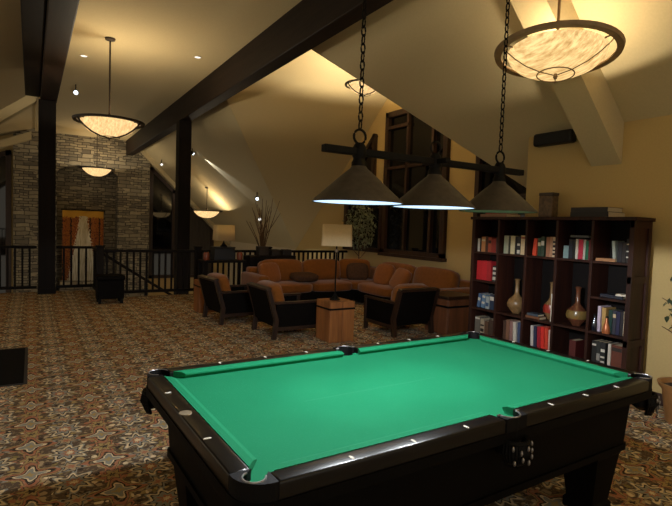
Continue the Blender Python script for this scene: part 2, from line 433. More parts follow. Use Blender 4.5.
# boxed rafters
def ramp_beam(name, x0, x1, y0, y1, zf, depth, m):
    pts = [(x0, zf(x0)), (x1, zf(x1)), (x1, zf(x1)-depth), (x0, zf(x0)-depth)]
    b = MB(); A = [b.bm.verts.new((p[0], y0, p[1])) for p in pts]; B = [b.bm.verts.new((p[0], y1, p[1])) for p in pts]
    b.bm.faces.new(A); b.bm.faces.new(B[::-1])
    for k in range(4): b.bm.faces.new((A[k], A[(k+1) % 4], B[(k+1) % 4], B[k]))
    return struct(b.done(name, m))
ramp_beam('trim_1', 3.20, XW, 2.87, 3.19, zr, .43, M_CEIL)
ramp_beam('trim_2', -3.2, .10, 12.0, 12.3, lambda x: 4.16+.82*min(0, x-.05), .22, M_CEIL)
ramp_beam('trim_3', -3.2, .0, 19.7, 20.0, lambda x: 4.42+.50*min(0, x+.3), .25, M_CEIL)
ramp_beam('trim_4', 3.25, 7.0, 19.9, 20.28, lambda x: zr(x)-.01, .20, M_CEIL)
# timber frame
def beam(name, x0, x1, y0, y1, z0, z1, m, label):
    return tag(MB().box(x0, x1, y0, y1, z0, z1, .015).done(name, m), label, 'beam')
beam('ceiling_beam', .15, .45, -3, 12.1, 3.955, 4.49, M_TIMBER, 'dark timber ceiling beam overhead ending on the left post')
beam('ceiling_beam', 2.98, 3.22, -3, 19.98, 3.955, 4.72, M_TIMBER, 'long dark timber ceiling beam running from above the pool table to the stone chimney')
def post(x0, x1, y0, y1, z0, z1, label):
    r = thing('timber_post', label, 'post', ((x0+x1)/2, (y0+y1)/2, z0))
    w, d, h = (x1-x0)/2, (y1-y0)/2, z1-z0
    MB().box(-w, w, -d, d, 0, h, .012).done('shaft', M_POST, r)
    MB().box(-w-.008, w+.008, -d-.008, d+.008, 0, .12, .004).done('base_trim', M_POST, r)
    return r
beam('ceiling_beam', -.11, .146, -3, 11.9, 3.99, 4.58, M_POST, 'dark box added as the shadow band along the left ceiling beam')  # timber-coloured box in place of the beam's shadow on the ceiling
post(.12, .43, 11.85, 12.15, 0, 3.954, 'thick dark timber post left of the fireplace, rising from the carpet edge')
post(2.94, 3.23, 12.0, 12.3, -2.7, 3.954, 'slimmer dark timber post behind the railing, under the long beam')

# ------------------------------------------------------------------ railings
def railing(x0, y0, x1, y1, label, newels=((0, 1), (1, 1)), step=.125):
    L = math.hypot(x1-x0, y1-y0); r = thing('stair_railing', label, 'railing', (x0, y0, 0), math.atan2(y1-y0, x1-x0))
    MB().box(0, L, -.045, .045, .93, .985, .012).done('top_rail', M_RAIL, r)
    MB().box(0, L, -.03, .03, .09, .15, .006).done('bottom_rail', M_RAIL, r)
    n = int(L/step)
    for i in range(1, n):
        x = L*i/n
        if i == 1:
            b0 = MB().box(-.019, .019, -.019, .019, .149, .931).done('baluster', M_RAIL, r); b0.location = (x, 0, 0)
        else:
            q = b0.copy(); C.objects.link(q); q.parent = r; q.location = (x, 0, 0)
    for t, w in newels:
        q = MB().box(-.065, .065, -.065, .065, 0, 1.03, .006).box(-.08, .08, -.08, .08, 1.03, 1.065, .008)
        q.done('newel_post', M_POST, r).location = (t*L, 0, 0)
    return r
railing(-2.2, 12.08, .10, 12.08, 'dark balcony railing left of the thick timber post', ())
railing(.45, 12.08, 1.16, 12.08, 'short dark railing between the thick post and the square newel', ())
railing(1.16, 12.03, 1.16, 10.94, 'dark railing section running back beside the stair opening', ())
railing(1.16, 10.85, 6.95, 10.85, 'long dark railing behind the ottoman and the sofa', ((0, 1), (.335, 1), (.62, 1)))
# sloped stair handrail in the well
hr = thing('stair_handrail', 'sloping dark stair handrail seen behind the long railing', 'handrail', (1.3, 11.6, 0))
MB().tube([(0, 0, .85), (.9, .1, .25), (1.9, .2, -.4)], .03, 8).done('handrail_bar', M_RAIL, hr)
MB().box(.86, .92, .07, .13, -2.7, .25).done('handrail_support', M_RAIL, hr)

# ------------------------------------------------------------------ pool table
s = .28; HX, HY = 4*s, 2*s
PT = thing('pool_table', 'black pool table with bright green felt under the hanging billiard light', 'pool table', (1.762, 2.066, 0), math.radians(1.33))
zb, zt = .765, .80
CW, RW = .050, .125                      # cushion width, outer edge of the wood rail (from the cushion nose)
# slate bed covered in felt with six round bites for the pockets
pk = [(-HX-.064, -HY-.064), (0, -HY-.078), (HX+.060, -HY-.060), (HX+.060, HY+.060), (0, HY+.078), (-HX-.060, HY+.060)]
ex = .045; R0 = .051; PR = (.036, .051, .048, .048, .051, .048)
def arc(c, r, a0, a1, n=10): return [(c[0]+r*math.cos(a0+(a1-a0)*k/n), c[1]+r*math.sin(a0+(a1-a0)*k/n)) for k in range(n+1)]
def corner_arc(i, a0, a1): return arc(pk[i], PR[i], a0, a1)
out = []
d = math.acos(-.010/R0) if False else 0
# walk counter-clockwise along the bed edge
out += corner_arc(0, math.radians(100), math.radians(-10))
out += arc(pk[1], R0, math.radians(168), math.radians(12))
out += corner_arc(2, math.radians(190), math.radians(80))
out += corner_arc(3, math.radians(-80), math.radians(-190))
out += arc(pk[4], R0, math.radians(-12), math.radians(-168))
out += corner_arc(5, math.radians(10), math.radians(-100))
MB().prism(out, zb-.03, zb).done('bed', M_FELT, PT)
# cushions and wood rails
def cushion(p0, p1, n, c0, c1):
    """p0,p1 nose end points; n outward direction; c0,c1 how far the back runs past each end"""
    p0, p1, n = Vector(p0), Vector(p1), Vector(n); t = (p1-p0).normalized()
    b = MB()
    def sec(p, c, sg):
        back = p+n*CW+t*sg*c
        mid = p+n*.02+t*sg*c*.35
        return [b.bm.verts.new((q[0], q[1], z)) for q, z in ((p, .792), (mid, zt), (back, zt), (back, zb-.002), (p+n*.018, zb-.002), (p, .785))]
    A = sec(p0, c0, -1); B = sec(p1, c1, 1)
    b.bm.faces.new(A); b.bm.faces.new(B[::-1])
    for k in range(6): b.bm.faces.new((A[k], A[(k+1) % 6], B[(k+1) % 6], B[k]))
    b.done('cushion', M_FELT, PT)
g, sg_ = .062, .062
for sy in (-1, 1):
    for x0, x1, c0, c1 in ((-HX+g, -sg_, .05, -.018), (sg_, HX-g, -.018, .05)):
        cushion((x0, sy*HY), (x1, sy*HY), (0, sy), c0, c1)
for sx in (-1, 1): cushion((sx*HX, -HY+g), (sx*HX, HY-g), (sx, 0), .05, .05)
def rail(pts, name='wood_rail'):
    b = MB().prism(pts, zt-.062, zt+.001)
    es = [e for e in b.bm.edges if abs(e.verts[0].co.z-e.verts[1].co.z) < 1e-6 and e.verts[0].co.z > zt-.01]
    bmesh.ops.bevel(b.bm, geom=es, offset=.010, segments=3, affect='EDGES', profile=.5)
    return b.done(name, M_LACQ, PT, smooth=True)
for sy in (-1, 1):
    for sx in (-1, 1):
        a, bb = sorted((sx*.072, sx*(HX+.006)))
        rail([(a, sy*(HY+CW)), (bb, sy*(HY+CW)), (bb, sy*(HY+RW)), (a, sy*(HY+RW))][::sy])
    rail([(sy*(HX+CW), -HY-.006), (sy*(HX+RW), -HY-.006), (sy*(HX+RW), HY+.006), (sy*(HX+CW), HY+.006)])
# moulding under the rails
b = MB()
o1 = RW+.005
def rrect(hx, hy, r, n=6):
    p = []
    for cx, cy, a in ((hx-r, hy-r, 0), (-hx+r, hy-r, 90), (-hx+r, -hy+r, 180), (hx-r, -hy+r, 270)):
        p += arc((cx, cy), r, math.radians(a), math.radians(a+90), n)
    return p
b = MB(); A = rrect(HX+o1, HY+o1, .117); B = rrect(HX+.03, HY+.03, .05)
def ringprism(b, O, I, z0, z1):
    n = len(O)
    o0 = [b.bm.verts.new((p[0], p[1], z0)) for p in O]; o1_ = [b.bm.verts.new((p[0], p[1], z1)) for p in O]
    i0 = [b.bm.verts.new((p[0], p[1], z0)) for p in I]; i1 = [b.bm.verts.new((p[0], p[1], z1)) for p in I]
    for k in range(n):
        j = (k+1) % n
        b.bm.faces.new((o0[k], o0[j], o1_[j], o1_[k])); b.bm.faces.new((i0[j], i0[k], i1[k], i1[j]))
        b.bm.faces.new((o1_[k], o1_[j], i1[j], i1[k])); b.bm.faces.new((o0[j], o0[k], i0[k], i0[j]))
ringprism(b, A, rrect(HX+.10, HY+.10, .08), zt-.10, zt-.058)
b.done('rail_moulding', M_BODY, PT, smooth=True)
# cabinet body: flared panels
b = MB(); bt, bb_ = (HX+.035, HY+.035), (HX+.015, HY+.015)
T_ = rrect(bt[0], bt[1], .02, 2); U_ = rrect(bb_[0], bb_[1], .02, 2)
tv = [b.bm.verts.new((p[0], p[1], zt-.098)) for p in T_]; uv = [b.bm.verts.new((p[0], p[1], .40)) for p in U_]
b.bm.faces.new(tv); b.bm.faces.new(uv[::-1])
for k in range(len(tv)): b.bm.faces.new((tv[k], tv[(k+1) % len(tv)], uv[(k+1) % len(tv)], uv[k]))
b.done('cabinet', M_BODY, PT)
b = MB(); ringprism(b, rrect(HX+.027, HY+.027, .03, 2), rrect(HX-.02, HY-.02, .03, 2), .375, .41); b.done('base_moulding', M_BODY, PT)
# legs
for sx in (-1, 1):
    for sy in (-1, 1):
        b = MB(); cx, cy = sx*(HX-.115), sy*(HY-.115)
        prof = [(.092, 0), (.092, .05), (.080, .065), (.112, .34), (.120, .36), (.120, .41)]
        rings = []
        for h, z in prof: rings.append([b.bm.verts.new((cx+dx*h, cy+dy*h, z)) for dx, dy in ((-1, -1), (1, -1), (1, 1), (-1, 1))])
        b.bm.faces.new(rings[0][::-1]); b.bm.faces.new(rings[-1])
        for P, Q in zip(rings, rings[1:]):
            for k in range(4): b.bm.faces.new((P[k], P[(k+1) % 4], Q[(k+1) % 4], Q[k]))
        b.done('leg', M_BODY, PT)
# pocket castings (with steel lips), cups and fringed leather nets
def pocket(i):
    cx, cy = pk[i]; cor = i in (0, 2, 3, 5)
    sx = 0 if not cor else (1 if cx > 0 else -1); sy = 1 if cy > 0 else -1
    dirv = Vector((sx, sy)).normalized(); a = math.atan2(dirv.y, dirv.x)
    half = math.radians(112 if cor else 88)
    ri, ro = .0525, (.076 if cor else .085)
    inn = arc((cx, cy), ri, a-half, a+half, 14); outr = []
    for k in range(15):
        an = a-half+2*half*k/14; q = Vector((cx+ro*math.cos(an), cy+ro*math.sin(an)))
        q.x = max(-HX-RW-.004, min(HX+RW+.004, q.x)); q.y = max(-HY-RW-.004, min(HY+RW+.004, q.y))
        if not cor: q.x = max(-.071, min(.071, q.x))
        outr.append((q.x, q.y))
    if not cor:
        outr = [(max(-.071, min(.071, x)), (sy*(HY+RW+.004) if abs(x) < .07 and abs(y) > HY+.10 else y)) for x, y in outr]
    b = MB(); ring = inn+outr[::-1]
    if cor:
        # corner casting: rounded table corner outside, pocket mouth inside
        rr_ = .105; cc = (HX+RW-rr_, HY+RW-rr_); pc = (abs(cx), abs(cy)); pr_ = PR[i]+.001
        o_ = [(HX+RW, HY+.008)]+arc(cc, rr_, 0, PI/2, 10)+[(HX+.008, HY+RW), (HX+.008, HY+CW)]
        i_ = arc(pc, pr_, math.radians(165), math.radians(-75), 14)
        ring = [(x*sx, y*sy) for x, y in o_+i_+[(HX+CW, HY+.008)]]
        inn = [(x*sx, y*sy) for x, y in i_]
    b.prism(ring, zt-.066, zt+.002)
    c = b.done('pocket_casting', M_LEATHERB, PT)
    # steel lip along the opening ends
    q = MB()
    if not cor:
        for e in (0, 14):
            p0, p1 = Vector(inn[e]), Vector(outr[e])
            q.tube([(p0.x, p0.y, zt+.003), (p1.x, p1.y, zt+.003)], .005, 6)
    q.tube([(x, y, zt+.002) for x, y in inn], .0035 if sy < 0 else .002, 6)
    q.done('steel_lip', M_STEEL, c)
    cup = MB().lathe([(PR[i]+.001, zb-.001), (PR[i]+.002, zb-.06), (PR[i]-.002, zb-.13), (.02, zb-.15)], 20, Matrix.Translation((cx, cy, 0)), cap1=True)
    cup.done('pocket_cup', M_LEATHERB, PT, smooth=True)
    if True:
        off = Vector((sx, sy)).normalized()*(.015 if cor else .035); nx, ny = cx+off.x, cy+off.y
        net = MB()
        for k in range(16):
            t_ = a-1.5+3.0*k/15
            px, py = nx+.058*math.cos(t_), ny+.058*math.sin(t_)
            net.tube([(px, py, zt-.09), (px*1.0+.012*math.cos(t_), py+.012*math.sin(t_), zt-.14), (nx+.04*math.cos(t_), ny+.04*math.sin(t_), zt-.205)], .0085, 5)
        for z_, r_ in ((zt-.10, .063), (zt-.145, .068), (zt-.19, .05)):
            net.tube([(nx+r_*math.cos(a-1.5+3.0*k/12), ny+r_*math.sin(a-1.5+3.0*k/12), z_) for k in range(13)], .008, 5)
        nn = net.done('pocket_net', M_LEATHERB, PT, smooth=True)
        if i in (1, 2):
            for k in range(9):
                t_ = a-.9+1.8*(k % 5)/4+.1*(k//5)
                MB().sphere((nx+.078*math.cos(t_), ny+.078*math.sin(t_), zt-.115-.045*(k//5)-.015*(k % 2)), .008, .8, .8, 1.6, 8).done('net_bead', M_STEEL, nn, smooth=True)
for i in range(6): pocket(i)
# sights
def sight(x, y, ang):
    q = MB().lathe([(.0, 0), (.012, 0), (.011, .0015), (0, .0018)], 12, Matrix.Diagonal((1.3, .55, 1, 1)))
    o = q.done('rail_sight', M_PEARL, PT); o.location = (x, y, zt+.0008); o.rotation_euler = (0, 0, ang)
off = .353*s
for k in (-3, -2, -1, 1, 2, 3):
    for sy in (-1, 1): sight(k*s, sy*(HY+off), PI/2)
for k in (-1, 0, 1):
    for sx in (-1, 1):
        if k == 0 and sx == -1: continue
        sight(sx*(HX+off), k*s, 0)
q = MB().lathe([(0, 0), (.027, 0), (.026, .002), (0, .0024)], 20).done('maker_plate', M_BRASS, PT); q.location = (-HX-off, 0, zt+.0008)

# ------------------------------------------------------------------ billiard light
BL = thing('billiard_light', 'three-shade billiard light on a dark bar hanging by chains over the pool table', 'hanging lamp', (1.83, 2.02, 1.71))
z0 = .0
MB().box(-.685, .695, -.020, .020, .222, .256, .004).done('bar', M_IRON, BL)
MB().box(-.016, .016, -.10, .09, .226, .252, .004).done('cross_bar', M_IRON, BL)
def ringpts(c, r, n, ax, sx=1, sz=1):
    o = []
    for k in range(n):
        a = 2*PI*k/n
        o.append((c[0]+(r*sx*math.cos(a) if ax == 'x' else 0), c[1]+(r*sx*math.cos(a) if ax == 'y' else 0), c[2]+r*sz*math.sin(a)))
    return o
for idx, px in enumerate((-.485, 0, .50)):
    sh = MB().lathe([(.032, .178), (.042, .160), (.085, .125), (.158, .058), (.217, .006), (.2215, -.004), (.2175, -.004), (.154, .054), (.082, .119), (.03, .160)], 40)
    so = sh.done('shade', M_SHADEC, BL, smooth=True); so.location = (px, 0, 0)
    df = MB().lathe([(.2165, -.001), (.10, -.005), (.0005, -.008)], 32)
    df.done('diffuser', M_DIFF if idx < 2 else M_DIFFOFF, so)
    soc = MB().lathe([(.0, .285), (.020, .282), (.028, .27), (.034, .255), (.034, .22), (.028, .21), (.030, .20), (.036, .19), (.036, .172), (.03, .168)], 20)
    soc.done('socket', M_IRON, BL, smooth=True).location = (px, 0, 0)
    rg = MB().tube(ringpts((0, 0, .312), .034, 20, 'x'), .006, 6, closed=True)
    rg.done('ring', M_IRON, BL, smooth=True).location = (px, 0, 0)
    if idx != 1:
        ch = MB(); z = .346; k = 0
        while z < 2.74:
            pts = ringpts((0, 0, z+.022), .022, 10, 'x' if k % 2 else 'y', .5, 1.1)
            ch.tube(pts, .0042, 5, closed=True); z += .040; k += 1
        ch.done('chain', M_IRON, BL, smooth=True).location = (px, 0, 0)
        MB().lathe([(0, 2.79), (.06, 2.79), (.06, 2.77), (.02, 2.745), (0, 2.745)], 20).done('ceiling_canopy', M_IRON, BL, smooth=True).location = (px, 0, -.012)
for px, e in ((1.33, 46), (1.83, 46)):
    l = light('billiard_bulb', 'SPOT', (px, 2.02, 1.69), e, (.93, .97, 1.0), .05, spot_size=math.radians(176), spot_blend=.06)
    # wide-throw distribution of the lamp: more light sideways than straight down
    l.data.use_nodes = True; nt = l.data.node_tree
    em = nt.nodes['Emission']; tc = nt.nodes.new('ShaderNodeTexCoord'); sx = nt.nodes.new('ShaderNodeSeparateXYZ')
    nt.links.new(tc.outputs['Normal'], sx.inputs[0])
    ab = nt.nodes.new('ShaderNodeMath'); ab.operation = 'ABSOLUTE'; nt.links.new(sx.outputs[2], ab.inputs[0])
    mr = nt.nodes.new('ShaderNodeMapRange'); nt.links.new(ab.outputs[0], mr.inputs[0])
    mr.inputs[1].default_value = .25; mr.inputs[2].default_value = .9; mr.inputs[3].default_value = 4.0; mr.inputs[4].default_value = 1.0
    nt.links.new(mr.outputs[0], em.inputs['Strength'])

# ------------------------------------------------------------------ bowl pendants
def bowl_lamp(label, loc, D, rod_top, energy, glass=M_ALAB, rz=0, col=WARM, strap=.014, dz=1.0, tilt=None, M_BRONZE=M_BRONZED):
    k = D/1.12
    r = thing('bowl_pendant', label, 'pendant lamp', loc, rz, 'alabaster bowl pendants')
    if tilt: r.rotation_mode = 'QUATERNION'; r.rotation_quaternion = Matrix.Rotation(tilt[0], 3, Vector(tilt[1])).to_quaternion()
    MB().lathe([(.50*k, -.014*k), (.558*k, -.016*k), (.568*k, .018*k), (.505*k, .014*k), (.50*k, -.014*k)], 48).done('rim_ring', M_BRONZE, r, smooth=True)
    pr = [(rr*k, zz*k*dz) for rr, zz in ((.445, .0), (.42, -.07), (.36, -.14), (.27, -.20), (.15, -.24), (.0009, -.252))]
    b = MB().lathe(pr, 40)
    b.done('glass_bowl', glass, r, smooth=True)
    for j in range(3):
        a = 2*PI*j/3+math.atan2(loc[1], loc[0])-rz
        pts = [(rr*k*math.cos(a), rr*k*math.sin(a), zz*k*dz) for rr, zz in ((.548, .0), (.50, -.07), (.41, -.145), (.30, -.21), (.16, -.255), (.0, -.272))]
        MB().tube(pts, strap*k, 6).done('strap', M_BRONZE, r, smooth=True)
        pts = [(.548*k*math.cos(a), .548*k*math.sin(a), .01*k), (.44*k*math.cos(a), .44*k*math.sin(a), -.004*k)]
        MB().tube(pts, .008*k, 6).done('bracket', M_BRONZE, r, smooth=True)
    MB().tube([(.165*k*math.cos(2*PI*q/24), .165*k*math.sin(2*PI*q/24), -.262*k*dz) for q in range(24)], .006*k, 5, closed=True).done('bottom_ring', M_BRONZE, r, smooth=True)
    MB().lathe([(0, -.05*k-.262*k*dz), (.012*k, -.04*k-.262*k*dz), (.022*k, -.02*k-.262*k*dz), (.012*k, -.262*k*dz), (0, -.26*k*dz)], 12).done('finial', M_BRONZE, r, smooth=True)
    h = rod_top-loc[2]
    MB().tube([(0, 0, -.25*k), (0, 0, h)], .011*k+.003, 8).done('rod', M_BRONZE, r, smooth=True)
    MB().lathe([(.03*k, -.03*k), (.026*k, .10*k), (.016*k, .13*k)], 12, cap1=True).done('hub', M_BRONZE, r, smooth=True)
    MB().lathe([(0, h), (.085*k, h), (.08*k, h-.03*k), (.02*k, h-.05*k), (0, h-.05*k)], 20).done('canopy', M_BRONZE, r, smooth=True)
    light('bowl_bulb', 'POINT', (loc[0]+.06*k, loc[1], loc[2]-.055*k), energy, col, .035)
    return r
bowl_lamp('large glowing bowl pendant over the right end of the pool table', (3.83, 2.77, 3.13), 1.01, zr(3.83)-.02, 27, strap=.005, dz=.80, M_BRONZE=M_BRONZE, tilt=(math.radians(-7), (.586, -.81, 0)))
bowl_lamp('glowing bowl pendant on a long rod at upper left, between the two timber beams', (1.08, 8.96, 3.16), 1.07, 4.49, 78, M_ALABDIM)
bowl_lamp('glowing bowl pendant in front of the arched stone niche', (1.90, 18.86, 3.27), 1.12, 4.49, 45, M_ALABDIM, .3)
bowl_lamp('glowing bowl pendant low beside the sloping roof, just right of the slim post', (5.07, 16.8, 1.97), 1.05, zr(5.07)-.01, 42, M_ALABDIM, .2)
bowl_lamp('small glowing bowl pendant up in the dormer, behind the left lamp chain', (5.35, 7.93, 4.26), .75, 5.30, 200, M_ALABDIM)

bowl_lamp('added fill bowl pendant, unseen, to the left over the open carpet', (-3.0, 6.2, 3.0), 1.12, 3.42, 70, M_ALABDIM)  # unseen lamp, added to brighten the carpet on the left

bowl_lamp('added fill bowl pendant, unseen, behind the viewer under the flat ceiling', (1.2, -1.6, 3.16), 1.12, 4.49, 150, M_ALABDIM)  # unseen lamp, added for soft bounce off the flat ceiling
bowl_lamp('added fill bowl pendant, unseen, behind the viewer beside the tan wall', (3.83, -1.4, 3.13), 1.0, zr(3.83)-.01, 80, M_ALABDIM)  # unseen lamp, added to lift the right slope and wall

# ------------------------------------------------------------------ spot fixtures
def spot(label, loc, target, lit, energy=0, ang=30, blend=.4, lens=None):
    r = thing('spot_fixture', label, 'spotlight', loc, 0, 'ceiling spot fixtures')
    d = (Vector(target)-Vector(loc)).normalized(); q = d.to_track_quat('-Z', 'Y').to_matrix().to_4x4()
    MB().lathe([(0, .10), (.03, .095), (.045, .06), (.05, -.06), (.046, -.06), (.042, -.045)], 18, q).done('can', M_IRON, r, smooth=True)
    MB().lathe([(.0455, -.0505), (.001, -.0505)], 18, q).done('lens', lens or (M_SPOTG if lit else M_SPOTDIM), r)
    MB().tube([(0, 0, .02), (0, 0, .17)], .012, 6).done('stem', M_IRON, r, smooth=True)
    if energy:
        p = Vector(loc)+d*.07
        l = light('spot_bulb', 'SPOT', p, energy, COOL, .02, spot_size=math.radians(ang), spot_blend=blend); aim(l, target)
    return r
spot('small lit ceiling spot left of the upper left bowl pendant, beside the beam', (.82, 12.4, 4.31), (.65, 8, 2.6), True)
spot('lit spot grazing a bright streak down the sloping roof right of the slim post', (4.06, 15.0, 3.62), (5.45, 13.72, 2.40), True, 170, 24)
spot('small spot fixture above the bare branches', (5.36, 13.1, 2.30), (4.5, 9, 1.0), True, lens=M_SPOTG)
spot('small spot fixture lower on the roof slope right of the bare branches', (5.95, 14.3, 1.74), (5, 10, 1), False)
spot('small spot fixture on the far roof slope between chimney and slim post', (4.02, 18.9, 3.63), (3.6, 14, 2), False)
for x, y, lb in ((.80, 10.2, 'tiny round recessed light in the flat ceiling beside the left beam'), (2.5, 9.0, 'tiny round recessed light in the flat ceiling beside the long beam')):
    r = thing('recessed_light', lb, 'ceiling light', (x, y, 4.489), 0)
    MB().lathe([(.055, 0), (.075, 0), (.075, -.012), (.055, -.006)], 20).done('trim_ring', M_CEIL, r, smooth=True)
    MB().lathe([(.055, -.003), (.001, -.003)], 20).done('lens', M_SPOTDIM, r)

# ------------------------------------------------------------------ bookcase and its contents
BX0, BX1, BY0, BY1, BH = 4.72, 5.03, 2.52, 4.45, 1.77
cols = [2.52, 2.90, 3.29, 3.67, 4.06, 4.45]       # divider centres, right to left
rows = [.05, .31, .645, .99, 1.34]
BK = thing('bookcase', 'tall dark wooden bookcase with five columns of shelves against the tan wall', 'bookcase', (0, 0, 0))
MB().box(BX0-.02, BX1+.005, BY0-.045, BY1+.045, BH-.035, BH, .005).done('top_panel', M_SHELF, BK)
MB().box(BX0+.02, BX1, BY0, BY1, 0, rows[0]).done('plinth', M_SHELF, BK)
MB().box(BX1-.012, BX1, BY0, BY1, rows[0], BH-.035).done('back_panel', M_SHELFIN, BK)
for i, y in enumerate(cols):
    w = .022 if i in (0, 5) else .014
    if i == 0:
        q = MB().box(BX0, BX0+.05, y-w, y+w, 0, BH-.035, .002).box(BX1-.05, BX1, y-w, y+w, 0, BH-.035, .002)
        for z in (.0, .55, 1.15, BH-.10): q.box(BX0, BX1, y-w+.002, y+w-.002, z, z+.065, .002)
        q.box(BX0+.04, BX1-.04, y-.006, y+.008, .03, BH-.05)
        q.done('side_panel', M_SHELF, BK)
    else:
        MB().box(BX0, BX1-.013, y-w, y+w, 0, BH-.035, .002).done('side_panel' if i == 5 else 'divider', M_SHELF, BK)
def shelf(c, z): MB().box(BX0+.005, BX1-.013, cols[c]+.014, cols[c+1]-.014, z-.024, z, .002).done('shelf', M_SHELF, BK)
for c in range(5):
    for z in (rows[0]+.024, rows[1], rows[2], rows[4]): shelf(c, z)
for c in (0, 4): shelf(c, rows[3])
# columns counted from the left in the tables below: 0 = leftmost
def colspan(c): return cols[5-c]-.018, cols[4-c]+.018
def cover(name, col):
    return mat('cover_'+name, col, .55, var=.14, scale=40)
def book(c, z, f0, f1, h, col, cname, label, tilt=0, depth=.17, setb=.05, stripe=None):
    yl, yr = colspan(c)
    y0 = yl+(yr-yl)*f0; y1 = yl+(yr-yl)*f1; w = abs(y1-y0); x = BX0+setb
    r = thing('book', label, 'book', (x, (y0+y1)/2, z+.001+w/2*abs(math.sin(tilt))), 0, 'books in the dark bookcase'); r.rotation_euler = (tilt, 0, 0)
    m = cover(cname, col); t = min(.003, w*.2)
    q = MB().box(0, t, -w/2, w/2, 0, h).box(t, depth, -w/2, -w/2+t, 0, h).box(t, depth, w/2-t, w/2, 0, h)
    q.done('cover', m, r)
    MB().box(t, depth-.006, -w/2+t, w/2-t, .004, h-.005).done('pages', M_PAGE, r)
    if stripe:
        for k, (a, b2, sc) in enumerate(stripe):
            MB().box(-.0006, .0, -w/2*.9, w/2*.9, h*a, h*b2).done('spine_band', cover('band_%d_%d_%d' % tuple(int(v*99) for v in sc[:3]), sc), r)
    return r
def flat(loc, lx, ly, h, col, cname, label, rz=0):
    r = thing('book', label, 'book', loc, rz, 'books lying flat on the bookcase'); m = cover(cname, col); t = .003
    MB().box(-lx/2, lx/2, -ly/2, ly/2, 0, t).box(-lx/2, lx/2, -ly/2, ly/2, h-t, h).box(-lx/2, -lx/2+t, -ly/2, ly/2, t, h-t).done('cover', m, r)
    MB().box(-lx/2+t, lx/2-.005, -ly/2+.004, ly/2-.004, t, h-t).done('pages', M_PAGE, r)
    return r
white, cream, blk = rgb(196, 190, 178), rgb(190, 172, 138), rgb(22, 20, 22)
T = 'on the top shelf'
W_ = (.42, .6, white); K_ = (.3, .8, blk)
# leftmost column, top shelf
book(0, 1.34, .04, .13, .16, white, 'white', 'thin white book at the far left end of the top shelf')
book(0, 1.34, .14, .20, .165, blk, 'black', 'thin black book second from the left end of the top shelf')
book(0, 1.34, .21, .38, .185, rgb(176, 120, 74), 'tan', 'tan orange book third from the left end of the top shelf', stripe=[(.7, .85, cream)])
book(0, 1.34, .39, .50, .19, rgb(70, 42, 30), 'brown', 'dark brown book just right of the tan orange one, left end of top shelf')
book(0, 1.34, .51, .64, .18, rgb(150, 70, 48), 'rust', 'rust coloured book in the left end column of the top shelf', stripe=[(.6, .8, rgb(60, 30, 24))])
book(0, 1.34, .65, .85, .165, rgb(134, 44, 34), 'brick', 'brick red book, last red one in the left end column of the top shelf')
book(0, 1.34, .86, .95, .18, rgb(52, 50, 50), 'charcoal', 'charcoal book beside the divider in the left end column of the top shelf')
# second column
book(1, 1.34, .08, .17, .21, rgb(150, 156, 134), 'sage', 'pale sage book at the left of the second column, top shelf')
book(1, 1.34, .18, .26, .21, rgb(164, 162, 140), 'greygreen', 'grey green book next to the pale sage book, top shelf')
book(1, 1.34, .27, .34, .205, rgb(60, 58, 48), 'olive', 'thin dark olive book left of the wide cream book, top shelf')
book(1, 1.34, .35, .52, .21, rgb(200, 188, 150), 'cream', 'wide cream book in the second column of the top shelf')
book(1, 1.34, .53, .60, .205, blk, 'black', 'thin black book right of the wide cream book, top shelf')
book(1, 1.34, .61, .73, .20, rgb(40, 40, 42), 'blackwhite', 'black book with white spine patches in the second column, top shelf', stripe=[(.05, .25, white), (.5, .62, white)])
book(1, 1.34, .75, .92, .22, rgb(202, 178, 140), 'peach', 'tallest peach cream book beside the second divider, top shelf', stripe=[(.82, .92, rgb(150, 80, 50))])
# third column
book(2, 1.34, .10, .23, .19, rgb(196, 66, 40), 'redorange', 'red orange leaning book at the left of the third column, top shelf', tilt=.07)
book(2, 1.34, .29, .40, .20, rgb(34, 60, 44), 'green', 'dark green book in the middle of the third column, top shelf', stripe=[(.55, .75, cream)])
book(2, 1.34, .41, .53, .215, rgb(48, 62, 48), 'forest', 'dark green and white book in the third column, top shelf', stripe=[(.55, .78, white)])
book(2, 1.34, .60, .72, .21, rgb(150, 104, 78), 'tanbrown', 'tan brown book third from the right in the third column, top shelf')
book(2, 1.34, .73, .82, .215, rgb(172, 130, 100), 'lighttan', 'light tan book second from the right in the third column, top shelf')
book(2, 1.34, .83, .96, .215, rgb(196, 176, 146), 'ecru', 'cream book with dark spine bars at the right of the third column, top shelf', stripe=[(.1, .2, blk), (.3, .38, blk), (.48, .6, blk), (.7, .8, blk)])
# fourth column
book(3, 1.34, .10, .26, .13, rgb(120, 144, 146), 'paleblue', 'short pale blue book in the fourth column, top shelf')
book(3, 1.34, .27, .38, .20, rgb(24, 28, 40), 'navyblack', 'blackish navy book right of the short pale blue one, top shelf')
book(3, 1.34, .39, .47, .20, blk, 'black', 'plain black book left of the thin white book, fourth column, top shelf')
book(3, 1.34, .48, .55, .205, white, 'white', 'thin white book left of the pink red book, fourth column')
book(3, 1.34, .57, .71, .20, rgb(176, 38, 62), 'crimson', 'pink red book in the fourth column of the top shelf')
book(3, 1.34, .72, .78, .20, rgb(178, 170, 160), 'pale', 'thin pale grey book between the pink red and green books')
book(3, 1.34, .79, .87, .19, rgb(30, 98, 70), 'emerald', 'thin green book near the right end of the fourth column, top shelf')
book(3, 1.34, .88, .96, .20, rgb(96, 28, 34), 'maroon', 'thin maroon book against the fourth divider, top shelf')
yl, yr = colspan(3)
flat((4.86, (yl+yr)/2-.02, 1.561), .15, .20, .022, rgb(92, 96, 98), 'greyflat', 'grey book lying flat across the tops of the fourth column books')
